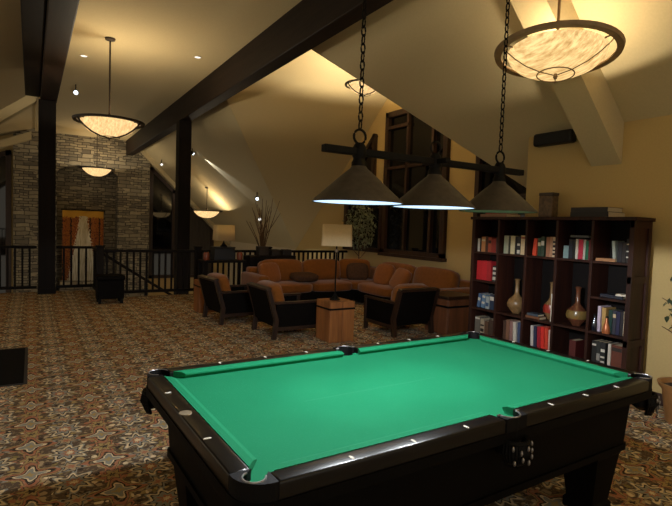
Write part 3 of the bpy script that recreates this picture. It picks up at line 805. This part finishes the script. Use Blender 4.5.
# fifth column
book(4, 1.34, .50, .58, .20, rgb(150, 158, 150), 'greyblue', 'pale grey leaning book in the right end column, top shelf', tilt=-.10)
book(4, 1.34, .62, .73, .19, rgb(26, 26, 34), 'ink', 'inky dark book in the right end column, top shelf')
book(4, 1.34, .74, .84, .19, rgb(32, 24, 24), 'darkbrown', 'dark brown book second from the right end of the top shelf')
book(4, 1.34, .85, .97, .225, blk, 'blackmark', 'black book with pale marks at the right end of the top shelf', stripe=[(.2, .26, white), (.45, .5, white), (.75, .8, cream)])
yl, yr = colspan(4)
flat((4.80, yl-.115, 1.341), .12, .19, .028, rgb(158, 112, 76), 'woodtan', 'tan book lying flat at the front of the right end column, top shelf')
# red volumes, leftmost column, second row
for k, (a, b2, c_, nm) in enumerate(((.05, .28, rgb(176, 28, 36), 'the leftmost'), (.285, .50, rgb(182, 30, 40), 'the middle'), (.505, .68, rgb(160, 34, 40), 'the rightmost'))):
    book(0, .99, a, b2, .235, c_, 'scarlet%d' % k, nm+' of the three thick scarlet volumes on the left end column second shelf')
book(0, .99, .76, .93, .19, rgb(40, 40, 40), 'bw', 'black book with white spine spots right of the scarlet volumes', stripe=[(.1, .3, white), (.45, .6, white), (.75, .9, white)])
# blue and white books, leftmost column, third row
book(0, .645, .12, .24, .17, rgb(70, 96, 132), 'blue', 'blue leaning book at the left of the third shelf, left end column', tilt=.16, stripe=[(.5, .7, white)])
book(0, .645, .32, .46, .17, rgb(92, 120, 148), 'skyblue', 'lighter blue book in the middle of the third shelf, left end column', tilt=.10, stripe=[(.3, .45, white), (.75, .9, white)])
book(0, .645, .52, .66, .15, rgb(150, 156, 156), 'silver', 'silver grey book right of the blue books, left end column', stripe=[(.2, .5, rgb(54, 80, 112))])
book(0, .645, .70, .88, .185, rgb(36, 50, 72), 'navy', 'navy book with a white band beside the divider, left end column third shelf', stripe=[(.6, .85, white)])
# left end column, fourth row
book(0, .31, .08, .30, .215, rgb(96, 92, 84), 'greyframe', 'grey book at the left of the fourth shelf, left end column', stripe=[(.86, .96, white)])
book(0, .31, .33, .50, .20, rgb(150, 138, 118), 'pattern', 'cream patterned book second on the fourth shelf, left end column', stripe=[(.2, .4, blk), (.55, .65, blk)])
book(0, .31, .52, .68, .18, rgb(84, 60, 46), 'umber', 'umber book third on the fourth shelf, left end column')
book(0, .31, .70, .92, .21, rgb(60, 44, 36), 'coffee', 'coffee brown book beside the divider on the fourth shelf, left end column')
# second column, fourth row
for a, b2, h, c_, nm, lb, tl in ((.22, .33, .24, rgb(70, 48, 38), 'bark', 'bark brown book at the left of the second column, fourth shelf', 0),
    (.34, .47, .255, rgb(120, 84, 66), 'cocoa', 'cocoa brown book second in the second column, fourth shelf', 0),
    (.49, .60, .25, rgb(138, 104, 100), 'mauve', 'mauve book left of the white book, second column, fourth shelf', 0),
    (.64, .75, .245, white, 'white', 'white slightly leaning book in the second column, fourth shelf', -.05),
    (.81, .93, .25, rgb(60, 76, 110), 'denim', 'denim blue book beside the divider, second column, fourth shelf', -.03)):
    book(1, .31, a, b2, h, c_, nm, lb, tl)
for a, b2, h, c_, nm, lb, tl in ((.22, .32, .25, rgb(188, 184, 180), 'offwhite', 'off white book at the left of the third column, fourth shelf', -.04),
    (.33, .43, .25, rgb(40, 48, 76), 'indigo', 'indigo book second in the third column, fourth shelf', -.04),
    (.47, .58, .255, rgb(150, 26, 44), 'cherry', 'cherry red book left of the bright red ones, third column, fourth shelf', -.05),
    (.60, .72, .26, rgb(206, 44, 36), 'vermilion', 'vermilion book in the third column, fourth shelf', -.05),
    (.74, .85, .26, rgb(196, 60, 40), 'orangered', 'orange red book second from the right in the third column, fourth shelf', -.04),
    (.87, .97, .245, rgb(200, 168, 160), 'blush', 'blush white book beside the divider, third column, fourth shelf', -.02)):
    book(2, .31, a, b2, h, c_, nm, lb, tl)
book(3, .31, .46, .66, .19, rgb(78, 26, 24), 'oxblood', 'single oxblood book in the dim fourth column, fourth shelf')
# right end column lower rows
book(4, .645, .16, .25, .25, rgb(190, 176, 196), 'lilac', 'lilac white book at the left of the right end column, third shelf')
book(4, .645, .30, .42, .24, rgb(176, 142, 84), 'mustard', 'mustard tan book second in the right end column, third shelf', tilt=-.03)
book(4, .645, .48, .58, .23, rgb(26, 58, 52), 'teal', 'dark teal book behind the copper flask, right end column')
book(4, .645, .60, .69, .23, rgb(48, 50, 62), 'slate', 'slate book right of the dark teal one, right end column', stripe=[(.7, .85, cream)])
book(4, .645, .70, .80, .225, rgb(34, 34, 66), 'midnight', 'midnight blue book left of the black one, right end column')
book(4, .645, .81, .89, .225, rgb(30, 26, 34), 'blackplum', 'blackish plum book second from the right, right end column third shelf')
book(4, .645, .90, .96, .235, rgb(196, 182, 156), 'bone', 'bone coloured book at the right end of the third shelf')
for a, b2, c_, nm, lb, stp in ((.05, .18, rgb(28, 30, 30), 'jet', 'jet black book with silver bands at the left, right end column bottom row', [(.8, .88, white)]),
    (.19, .30, rgb(38, 42, 42), 'jet2', 'black book second from left, right end column fourth shelf', [(.2, .5, rgb(130, 130, 126))]),
    (.31, .44, rgb(34, 36, 38), 'jet3', 'black book with silver lettering bands, third in the right end column fourth shelf', [(.15, .22, white), (.35, .42, white), (.6, .72, white)]),
    (.52, .60, rgb(190, 184, 172), 'ivory', 'ivory thin book left of the red brown book, right end column fourth shelf', None),
    (.62, .92, rgb(96, 48, 34), 'redbrown', 'wide red brown book at the right of the fourth shelf', [(.75, .9, rgb(40, 34, 30))])):
    book(4, .31, a, b2, .235, c_, nm, lb, stripe=stp)
yl, yr = colspan(4)
flat((4.84, yl-.18, .991), .15, .22, .03, rgb(24, 28, 44), 'darkflat', 'dark blue book lying flat on the second shelf of the right end column')
flat((4.79, yr+.06, 1.0225), .09, .10, .018, rgb(206, 198, 182), 'whiteflat', 'small white notebook lying on the dark blue flat book, right end column')
# things in the open middle bays
def vase(label, y, z, prof, m, x=4.86, band=None):
    r = thing('flask_vase', label, 'vase', (x, y, z+.001), 0, 'flask vases in the bookcase')
    MB().lathe(prof, 28, cap0=True).done('body', m, r, smooth=True)
    if band: MB().lathe(band[0], 28).done('painted_band', band[1], r, smooth=True)
    return r
VP = [(.045, 0), (.05, .012), (.10, .075), (.108, .115), (.09, .165), (.045, .205), (.026, .235), (.022, .33), (.024, .38), (.036, .40), (.03, .402), (.018, .37)]
def sc_(p, a, b2): return [(r*a, z*b2) for r, z in p]
mv1 = mat('speckled_tan_glaze', rgb(128, 100, 66), .25, var=.3, scale=30, coat=.4)
mv2 = mat('brown_red_glaze', rgb(96, 58, 40), .22, var=.4, scale=16, coat=.5)
vase('tan speckled flask vase with a long neck in the second column', 3.865, .645, VP, mv1)
vase('tan and red round flask vase in the third column beside a white book', 3.445, .645, sc_(VP, .74, 1.02), mv1, 4.91,
     ([(.077, .075), (.082, .118), (.070, .165)], mat('red_label_glaze', rgb(150, 44, 32), .3)))
vase('brown and red round flask vase alone in the fourth column', 3.10, .645, VP, mv2, 4.86,
     ([(.102, .076), (.11, .115), (.095, .16)], mat('olive_gold_glaze', rgb(118, 96, 54), .25, var=.3)))
book(2, .645, .88, .97, .30, rgb(198, 190, 174), 'tallwhite', 'tall narrow white book beside the third divider, next to the red and tan vase')
flat((4.80, 3.55, .646), .12, .18, .028, rgb(110, 70, 46), 'brownflat', 'brown book lying flat at the bottom of the third column open bay')
flat((4.80, 3.555, .6755), .11, .15, .024, rgb(60, 72, 86), 'slateflat', 'slate blue book lying on the brown flat book in the third column')
bt_ = thing('small_bottle', 'small dark glass bottle in front of the lilac book, right end column', 'bottle', (4.755, 2.845, .646))
MB().lathe([(.024, 0), (.026, .01), (.026, .085), (.012, .115), (.011, .15)], 18, cap0=True).done('body', mat('dark_bottle_glass', rgb(20, 26, 38), .1, coat=.5), bt_, smooth=True)
MB().lathe([(.013, .15), (.013, .168)], 14, cap0=True, cap1=True).done('stopper', M_IRON, bt_)
bt_ = thing('copper_flask', 'copper coloured tapering flask in front of the teal book, right end column', 'flask', (4.748, 2.72, .646))
MB().lathe([(.034, 0), (.038, .012), (.03, .06), (.014, .115), (.010, .15)], 18, cap0=True).done('body', mat('copper_glaze', rgb(176, 104, 64), .3, metal=.3), bt_, smooth=True)
MB().lathe([(.012, .15), (.013, .165)], 14, cap0=True, cap1=True).done('stopper', M_IRON, bt_)
# on top of the bookcase
tb = thing('patterned_tin', 'tall patterned brown tin standing on the bookcase top', 'tin', (4.90, 3.54, BH+.001))
MB().box(-.055, .055, -.085, .085, 0, .235, .006).done('body', mat('patterned_tin_paint', rgb(92, 72, 52), .5, var=.55, scale=26), tb)
MB().box(-.058, .058, -.088, .088, .235, .27, .006).done('lid', mat('tin_lid_paint', rgb(62, 50, 42), .5), tb)
flat((4.90, 2.97, BH+.001), .30, .40, .05, rgb(24, 20, 20), 'bigdark', 'large dark coffee table book, lower of the two lying on the bookcase top')
flat((4.895, 2.98, BH+.052), .28, .38, .045, rgb(34, 30, 32), 'biggrey', 'large grey book, upper of the two lying on the bookcase top', .03)
flat((4.90, 4.20, BH+.001), .26, .40, .035, rgb(150, 116, 92), 'topbeige', 'beige book at the bottom of the pile on the left end of the bookcase top')
flat((4.90, 4.18, BH+.038), .24, .30, .03, rgb(160, 52, 44), 'topred', 'red book on the beige one at the left end of the bookcase top', .04)
kb = thing('keepsake_box', 'black lidded box behind the red book on the bookcase top', 'box', (5.00, 4.22, BH+.07))
kb.location = (4.955, 4.20, BH+.0695)
MB().box(-.09, .09, -.16, .16, 0, .11, .004).done('body', M_BLACKP, kb)
MB().box(-.094, .094, -.164, .164, .11, .14, .004).done('lid', M_BLACKP, kb)

# speaker bar high on the wall
sp = thing('wall_speaker', 'long black speaker bar mounted high on the tan wall', 'speaker', (XW, 3.64, 2.66))
MB().box(-.13, -.012, -.28, .21, -.07, .075, .03, seg=4).done('body', M_BLACKP, sp, smooth=True)
MB().box(-.134, -.128, -.25, .18, -.05, .055).done('grille', mat('speaker_grille', rgb(24, 23, 23), .8, bump=.5, scale=200), sp)
MB().box(-.02, .0, -.05, .05, -.04, .04).done('bracket', M_IRON, sp)

# ------------------------------------------------------------------ plants
def leaves(b, centre, rad, n, size, drop=.3, squash=(1, 1, 1)):
    for k in range(n):
        while True:
            p = Vector((random.uniform(-1, 1), random.uniform(-1, 1), random.uniform(-1, 1)))
            if .25 < p.length < 1: break
        p = Vector((centre[0]+p.x*rad*squash[0], centre[1]+p.y*rad*squash[1], centre[2]+p.z*rad*squash[2]))
        L = size*random.uniform(.7, 1.25); w = L*.42
        e = Matrix.Rotation(random.uniform(0, 2*PI), 4, 'Z') @ Matrix.Rotation(random.uniform(-.4, 1.2)+drop, 4, 'Y') @ Matrix.Rotation(random.uniform(-.6, .6), 4, 'X')
        pts = [(0, 0, 0), (L*.35, w*.5, L*.04), (L*.7, w*.4, L*.02), (L, 0, -L*.12), (L*.7, -w*.4, L*.02), (L*.35, -w*.5, L*.04), (L*.5, 0, L*-.03)]
        vs = [b.bm.verts.new(p+e.to_3x3() @ Vector(q)) for q in pts]
        for i in range(6): b.bm.faces.new((vs[i], vs[(i+1) % 6], vs[6]))
def tree(name, label, loc, trunk_h, cz, rad, n, size, potm, potr, poth, leafm, squash=(1, 1, 1.15)):
    r = thing(name, label, 'plant', loc)
    po = MB().lathe([(potr*.68, 0), (potr*.72, .01), (potr*.9, poth*.8), (potr*1.06, poth*.92), (potr*1.1, poth), (potr*.98, poth), (potr*.9, poth*.85)], 28, cap0=True)
    po.done('pot', potm, r, smooth=True)
    MB().lathe([(potr*.91, poth*.88), (.001, poth*.9)], 24).done('soil', M_SOIL, r)
    t = MB()
    t.tube([(0, 0, poth*.8), (.02, .01, trunk_h*.6), (-.01, .02, cz)], [.022, .018, .010], 8)
    for k in range(9):
        a = k*2.4; zz = trunk_h*.75+(cz-trunk_h*.75)*k/9
        t.tube([(0, .01, zz), (rad*.4*math.cos(a), rad*.4*math.sin(a), zz+rad*.4), (rad*.75*math.cos(a), rad*.75*math.sin(a), zz+rad*.6)], [.008, .006, .003], 5)
    t.done('trunk', M_TWIG, r, smooth=True)
    b = MB(); leaves(b, (0, 0, cz), rad, n, size, squash=squash); b.done('foliage', leafm, r)
    return r
tree('potted_ficus', 'leafy ficus tree behind the sofa in front of the dark windows', (6.62, 9.81, 0), 1.1, 1.64, 0.50, 800, .085, M_DPOT, .16, .34, M_LEAF, (.42, 1.25, 1.15))
tree('potted_plant', 'green plant in a flared tan pot at the right edge beside the bookcase', (4.80, 2.02, 0), .8, 1.02, .30, 260, .075, M_POT, .20, .34, M_LEAFD, (.62, .62, 1.35))

# ------------------------------------------------------------------ lounge furniture
def cush(b, x0, x1, y0, y1, z0, z1, puff=.04, mtx=None):
    """soft box: subdivided and puffed"""
    n = 6; g = bmesh.ops.create_cube(b.bm, size=2)['verts']
    es = list({e for v in g for e in v.link_edges})
    bmesh.ops.subdivide_edges(b.bm, edges=es, cuts=n, use_grid_fill=True)
    vs = list(b.bm.verts)
    hx, hy, hz = (x1-x0)/2, (y1-y0)/2, (z1-z0)/2
    for v in vs:
        x, y, z = v.co
        q = Vector((x, y, z))
        # superellipsoid rounding
        m = (abs(x)**6+abs(y)**6+abs(z)**6)**(1/6)
        q = q/m if m > 1 else q
        k = 1+puff*((1-x*x)*(1-y*y)+(1-y*y)*(1-z*z)+(1-x*x)*(1-z*z))
        v.co = Vector((q.x*hx*k, q.y*hy*k, q.z*hz*k))
    M_ = Matrix.Translation(((x0+x1)/2, (y0+y1)/2, (z0+z1)/2))
    if mtx is not None: M_ = M_ @ mtx
    bmesh.ops.transform(b.bm, matrix=M_, verts=vs)
    return b
SO = thing('sectional_sofa', 'rust orange L-shaped sectional sofa in front of the railing and dark windows', 'sofa', (0, 0, 0))
def cpart(name, m, *a, **k): return cush(MB(), *a, **k).done(name, m, SO, smooth=True)
# base: along the railing, then along the windows
MB().prism([(3.72, 8.62), (5.74, 8.62), (5.74, 6.22), (6.80, 6.22), (6.80, 9.62), (3.72, 9.62)], .08, .27).done('base', M_LEATHER, SO)  # dark leather colour stands in for shade below the rust seat
for x, y in ((3.78, 8.68), (5.70, 8.70), (5.80, 6.28), (6.74, 6.28), (6.74, 9.56), (3.78, 9.56)):
    MB().box(x-.035, x+.035, y-.035, y+.035, 0, .081, .004).done('foot', M_FRAME, SO)
MB().box(3.72, 6.56, 9.38, 9.62, .27, .72, .05, seg=4).done('back_frame', M_RUST, SO, smooth=True)
MB().box(6.56, 6.80, 6.22, 9.62, .27, .70, .05, seg=4).done('back_frame', M_RUST, SO, smooth=True)
MB().box(3.62, 3.84, 8.62, 9.62, .08, .62, .06, seg=4).done('arm', M_RUST, SO, smooth=True)
MB().box(5.74, 6.80, 6.10, 6.34, .08, .60, .06, seg=4).done('arm', M_RUST, SO, smooth=True)
for x0, x1 in ((3.86, 4.80), (4.82, 5.74)): cpart('seat_cushion', M_RUST, x0, x1, 8.60, 9.38, .26, .46)
cpart('seat_cushion', M_RUST, 5.76, 6.55, 8.62, 9.38, .26, .46)
for y0, y1 in ((6.36, 7.46), (7.48, 8.60)): cpart('seat_cushion', M_RUST, 5.72, 6.55, y0, y1, .26, .46)
tl = Matrix.Rotation(-.20, 4, 'X')
for x0, x1 in ((3.86, 4.78), (4.84, 5.70)): cpart('back_cushion', M_RUST, x0, x1, 9.10, 9.34, .44, .88, .06, tl)
cpart('back_cushion', M_RUST, 5.76, 6.46, 9.12, 9.34, .44, .88, .06, Matrix.Rotation(-.4, 4, 'Z') @ tl)
tr_ = Matrix.Rotation(.20, 4, 'Y')
for y0, y1 in ((6.40, 7.44), (7.50, 8.56)): cpart('back_cushion', M_RUST, 6.28, 6.52, y0, y1, .44, .88, .06, tr_)
def pillow(label, loc, sx, sy, sz, rot, m):
    r = cush(MB(), -sx/2, sx/2, -sy/2, sy/2, -sz/2, sz/2, .10).done('throw_pillow', m, None, smooth=True)
    r.location = loc; r.rotation_euler = rot
    return tag(r, label, 'pillow', 'throw pillows on the sofa')
pillow('round tan throw pillow propped at the left arm of the sofa', (3.98, 8.98, .64), .44, .16, .38, (-.35, 0, .35), M_RUSTL)
pillow('flat dark brown throw pillow lying on the left back seat of the sofa', (4.70, 8.90, .555), .52, .34, .15, (.12, 0, .1), M_BRNP)
pillow('dark brown patterned throw pillow in the corner of the sofa', (6.02, 8.95, .63), .44, .15, .36, (-.35, 0, -.5), M_BRNP)
pillow('ochre throw pillow leaning farther along the window side of the sofa', (6.10, 8.10, .65), .15, .44, .42, (0, .40, .15), M_RUSTL)
pillow('ochre throw pillow in front, leaning nearest the sofa arm', (5.98, 7.42, .63), .15, .44, .40, (.15, .50, -.1), M_RUSTL)
def armchair(label, loc, rz):
    """front faces local +X, width along Y"""
    r = thing('armchair', label, 'armchair', loc, rz, 'dark leather armchairs around the block table')
    r.scale = (1, 1, .87)
    for sy in (-1, 1):
        y = sy*.36
        y0, y1 = (y-.03, y+.03)
        f = MB().box(-.40, .40, y0, y1, .56, .60, .008).box(-.38, .37, y0+.006, y1-.006, .13, .19, .006)
        f.box(.33, .385, y0, y1, .0, .56, .008)
        f.done('arm_frame', M_FRAME, r)
        MB().box(-.34, .33, y-.014, y+.014, .19, .56).done('arm_panel', M_LEATHER, r)
        b = MB(); pts = [(-.34, 0), (-.40, 0), (-.37, .30), (-.50, .80), (-.445, .80), (-.31, .30)]
        A = [b.bm.verts.new((p[0], y0, p[1])) for p in pts]; B = [b.bm.verts.new((p[0], y1, p[1])) for p in pts]
        b.bm.faces.new(A); b.bm.faces.new(B[::-1])
        for k in range(6): b.bm.faces.new((A[k], A[(k+1) % 6], B[(k+1) % 6], B[k]))
        b.done('back_leg', M_FRAME, r)
    tb_ = Matrix.Translation((-.40, 0, .52)) @ Matrix.Rotation(-.22, 4, 'Y')
    MB().box(-.035, .035, -.33, .33, -.30, .27, .02, mtx=tb_).done('back_panel', M_LEATHER, r)
    MB().box(-.045, .045, -.36, .36, .27, .31, .01, mtx=tb_).done('top_rail', M_FRAME, r)
    MB().box(-.33, .36, -.33, .33, .17, .29, .01).done('seat_deck', M_LEATHER, r)
    cush(MB(), -.30, .37, -.325, .325, .28, .44).done('seat_cushion', M_LEATHER, r, smooth=True)
    cush(MB(), -.09, .09, -.31, .31, -.20, .24, .08, None).done('back_cushion', M_RUST, r, smooth=True, loc=(-.27, 0, .63), rot=(0, -.22, 0))
    return r
ac = armchair('dark leather armchair seen from its side, left of the lamp block table', (3.24, 6.64, 0), 0)
dup(ac, (2.88, 7.90, 0), .06, 'dark leather armchair farther back, partly behind the nearer left armchair')
dup(ac, (4.90, 6.10, 0), PI/2, 'dark leather armchair showing its back, right of the lamp block table')
# timber block table with an iron band
def block(name, label, x0, x1, y0, y1, h, m):
    r = thing(name, label, 'side table', ((x0+x1)/2, (y0+y1)/2, 0)); a, b_ = (x1-x0)/2, (y1-y0)/2
    q = MB()
    for k in range(2): 
        xa = -a+k*a; q.box(xa+.002, xa+a-.002, -b_, b_, 0, h, .008)
    q.done('timber_block', m, r)
    q = MB(); ringprism(q, [(-a-.004, -b_-.004), (a+.004, -b_-.004), (a+.004, b_+.004), (-a-.004, b_+.004)], [(-a+.01, -b_+.01), (a-.01, -b_+.01), (a-.01, b_-.01), (-a+.01, b_-.01)], h*.80, h*.80+.025)
    q.done('iron_band', M_IRON, r)
    return r
block('block_table', 'orange pine block side table with an iron band, under the cream shaded lamp', 3.46, 3.86, 5.77, 6.16, .56, M_BLOCK)
block('block_table', 'orange wood block end table at the far left behind the armchairs', 2.50, 2.84, 8.62, 8.98, .56, M_BLOCK)
et = thing('end_table', 'brown barrel-like wooden end table at the near end of the sofa by the tan wall', 'side table', (5.60, 5.72, 0))
MB().box(-.27, .27, -.26, .26, .0, .55, .03).done('body', M_BARREL, et)
MB().box(-.30, .30, -.29, .29, .55, .60, .012).done('top', M_FRAME, et)
q = MB(); ringprism(q, [(-.275, -.265), (.275, -.265), (.275, .265), (-.275, .265)], [(-.25, -.24), (.25, -.24), (.25, .24), (-.25, .24)], .42, .45); q.done('iron_band', M_IRON, et)
def table_lamp(label, loc, base_h, sw, sh, rot=0, boxy=False):
    r = thing('table_lamp', label, 'table lamp', loc, rot)
    MB().lathe([(.075, 0), (.075, .015), (.05, .03), (.03, .06), (.018, .09)], 20, cap0=True).done('base', M_IRON, r, smooth=True)
    MB().tube([(0, 0, .08), (0, 0, base_h+sh*.9)], .011, 8).done('stem', M_IRON, r)
    MB().sphere((0, 0, base_h-.07), .028).done('socket', M_BRASS, r, smooth=True)
    b = MB(); O = rrect(sw/2, sw/2*.75, .04, 3); n = len(O)
    lo = [b.bm.verts.new((p[0], p[1], base_h)) for p in O]; hi = [b.bm.verts.new((p[0]*.94, p[1]*.94, base_h+sh)) for p in O]
    for k in range(n): b.bm.faces.new((lo[k], lo[(k+1) % n], hi[(k+1) % n], hi[k]))
    o = b.done('lamp_shade', M_LINEN, r, smooth=True); md = o.modifiers.new('t', 'SOLIDIFY'); md.thickness = .006
    return r
table_lamp('cream shaded lamp on a thin dark stem standing on the pine block table', (3.655, 5.975, .561), .76, .43, .30, -.55)
# console table behind the chairs with lamp and jars
ct = thing('console_table', 'dark console table before the railing, behind the left armchairs', 'table', (3.36, 9.98, 0))
MB().box(-.46, .46, -.19, .19, .78, .83, .008).done('top', M_POST, ct)
for sx in (-1, 1):
    for sy in (-1, 1): MB().box(sx*.42-.03, sx*.42+.03, sy*.15-.03, sy*.15+.03, 0, .781).done('leg', M_POST, ct)
MB().box(-.42, .42, -.16, .16, .18, .21).done('shelf', M_POST, ct)
pb = thing('storage_box', 'dark box on the console table under the left cream lamp', 'box', (3.36, 9.98, .831))
MB().box(-.21, .21, -.15, .15, 0, .24, .006).done('body', M_BLACKP, pb)
MB().box(-.22, .22, -.16, .16, .24, .27, .006).done('lid', M_BLACKP, pb)
table_lamp('squat cream shaded lamp on the dark box near the railing at left', (3.38, 9.98, 1.102), .125, .40, .32)
for x, lb in ((3.0, 'rust orange jar at the left end of the console table'), (3.70, 'rust orange jar at the right end of the console table')):
    j = thing('storage_jar', lb, 'jar', (x, 9.90, .831))
    MB().lathe([(.05, 0), (.06, .02), (.062, .13), (.045, .16)], 18, cap0=True).done('body', mat('rust_jar_glaze', rgb(120, 58, 34), .4), j, smooth=True)
    MB().lathe([(.047, .16), (.047, .18), (.01, .19)], 18, cap0=True, cap1=True).done('lid', M_IRON, j)
# branches in a dark planter on a cabinet
cb = thing('low_cabinet', 'dark low cabinet behind the left half of the sofa back', 'cabinet', (4.55, 10.28, 0))
MB().box(-.55, .55, -.2, .2, .0, .90, .01).done('body', M_POST, cb)
for sx in (-1, 1):
    dr = MB().box(sx*.27-.24, sx*.27+.24, -.215, -.199, .08, .84, .005).done('door', M_POST, cb)
    MB().sphere((sx*.06, -.225, .5), .014, seg=10).done('knob', M_IRON, dr)
bv = thing('branch_vase', 'tall bare branches in a dark square vase behind the sofa', 'vase', (4.36, 10.28, .901))
MB().box(-.11, .11, -.11, .11, 0, .20, .01).done('body', M_DPOT, bv)
b = MB()
for k in range(22):
    a = k*2.399; rr = random.uniform(.12, .46); h = random.uniform(.7, 1.3); ph = random.uniform(-.06, .06)
    b.tube([(.02*math.cos(a), .02*math.sin(a), .05), (rr*.35*math.cos(a)+ph, rr*.35*math.sin(a), h*.5), (rr*math.cos(a), rr*math.sin(a), h)], [.010, .008, .005], 5)
b.done('branches', M_TWIG, bv, smooth=True)
for x, lb in ((4.66, 'dark square planter box right of the branch vase'), (4.94, 'dark square planter box at the right end of the low cabinet')):
    o = thing('planter_box', lb, 'planter', (x, 10.28, .901))
    MB().box(-.10, .10, -.10, .10, 0, .13, .01).done('body', M_DPOT, o)
    MB().box(-.085, .085, -.085, .085, .125, .135).done('soil', M_SOIL, o)
# ottoman on casters by the newel post
ot = thing('storage_ottoman', 'dark storage ottoman on little feet in front of the square newel', 'ottoman', (1.28, 10.32, 0))
MB().box(-.23, .23, -.19, .19, .09, .44, .012).done('body', M_LEATHER, ot)
MB().box(-.25, .25, -.21, .21, .44, .53, .03, seg=3).done('lid', M_LEATHER, ot)
for sx in (-1, 1):
    for sy in (-1, 1): MB().box(sx*.19-.025, sx*.19+.025, sy*.15-.025, sy*.15+.025, 0, .091).done('foot', M_IRON, ot)
# floor mat
fm = thing('floor_mat', 'black rubber floor mat on the carpet at the left edge', 'mat', (-.66, 6.25, 0))
MB().box(-.60, .60, -.74, .74, .001, .012, .004).done('mat_body', M_MATB, fm)
q = MB(); ringprism(q, [(-.63, -.77), (.63, -.77), (.63, .77), (-.63, .77)], [(-.58, -.72), (.58, -.72), (.58, .72), (-.58, .72)], .0012, .009); q.done('border', mat('mat_border', rgb(34, 30, 28), .8), fm)
# tapestry hanging in the stone niche
def tapestry():
    t = NT('woven_autumn_waterfall'); o = t.obj(); sx = t.n('ShaderNodeSeparateXYZ'); t.l(o, sx.inputs[0])
    n = t.noise(t.map(o, (3.2, 1, 1.9)), 6.5, 4, .6)
    col = t.ramp(n, [(.30, rgb(60, 36, 22)), (.42, rgb(122, 52, 28)), (.52, rgb(166, 104, 36)), (.60, rgb(112, 44, 28)), (.68, rgb(60, 40, 24))], 'LINEAR')
    trunk = t.math('LESS_THAN', t.math('FRACT', t.math('ADD', t.math('MULTIPLY', sx.outputs[0], 3.3), t.math('MULTIPLY', n, .7))), .16)
    col = t.mix(trunk, col, rgb(36, 26, 18))
    skyf = t.math('GREATER_THAN', t.math('ADD', sx.outputs[2], t.math('MULTIPLY', n, .3)), 2.38)
    col = t.mix(skyf, col, rgb(200, 150, 52))
    d = t.math('ABSOLUTE', t.math('ADD', sx.outputs[0], t.math('MULTIPLY', t.math('SUBTRACT', n, .5), .35)))
    wid = t.math('ADD', .10, t.math('MULTIPLY', t.math('SUBTRACT', 2.3, sx.outputs[2]), .17))
    fall = t.math('MULTIPLY', t.math('LESS_THAN', d, wid), t.math('LESS_THAN', sx.outputs[2], 2.28))
    streak = t.noise(t.map(o, (9, 1, .8)), 3, 3)
    col = t.mix(fall, col, t.ramp(streak, [(.35, rgb(168, 152, 120)), (.6, rgb(214, 204, 178))]))
    t.l(col, t.b.inputs['Base Color']); t.b.inputs['Roughness'].default_value = .9
    return t.m
ta = thing('wall_tapestry', 'woven autumn waterfall hanging with yellow top inside the stone niche', 'tapestry', (1.58, 19.9, -.62))
b = MB(); nx = 24
fr = [(-.66+1.32*k/nx, -.035*math.cos(k/nx*PI*5)) for k in range(nx+1)]
lo = [b.bm.verts.new((x, y, 0)) for x, y in fr]; hi = [b.bm.verts.new((x, y, 2.47)) for x, y in fr]
for k in range(nx): b.bm.faces.new((lo[k], lo[k+1], hi[k+1], hi[k]))
o = b.done('cloth', tapestry(), ta, smooth=True); md = o.modifiers.new('t', 'SOLIDIFY'); md.thickness = .015
MB().tube([(-.70, 0, 2.49), (.70, 0, 2.49)], .02, 8).done('hanging_rod', M_IRON, ta)
MB().box(-.72, .72, -.05, .75, -2.08, -.0).done('hearth_stand', M_STONE, ta)

# ------------------------------------------------------------------ ambience
w = bpy.data.worlds.new('world'); S.world = w; w.use_nodes = True
w.node_tree.nodes['Background'].inputs[0].default_value = (1.0, .88, .68, 1); w.node_tree.nodes['Background'].inputs[1].default_value = .56
S.view_settings.view_transform = 'Standard'; S.view_settings.look = 'None'
S.view_settings.exposure = 0.15; S.view_settings.gamma = 1.0; S.view_settings.use_curve_mapping = False
S.cycles.max_bounces = 8; S.cycles.diffuse_bounces = 5
S.cycles.sample_clamp_indirect = 4.0
S.cycles.use_denoising = True
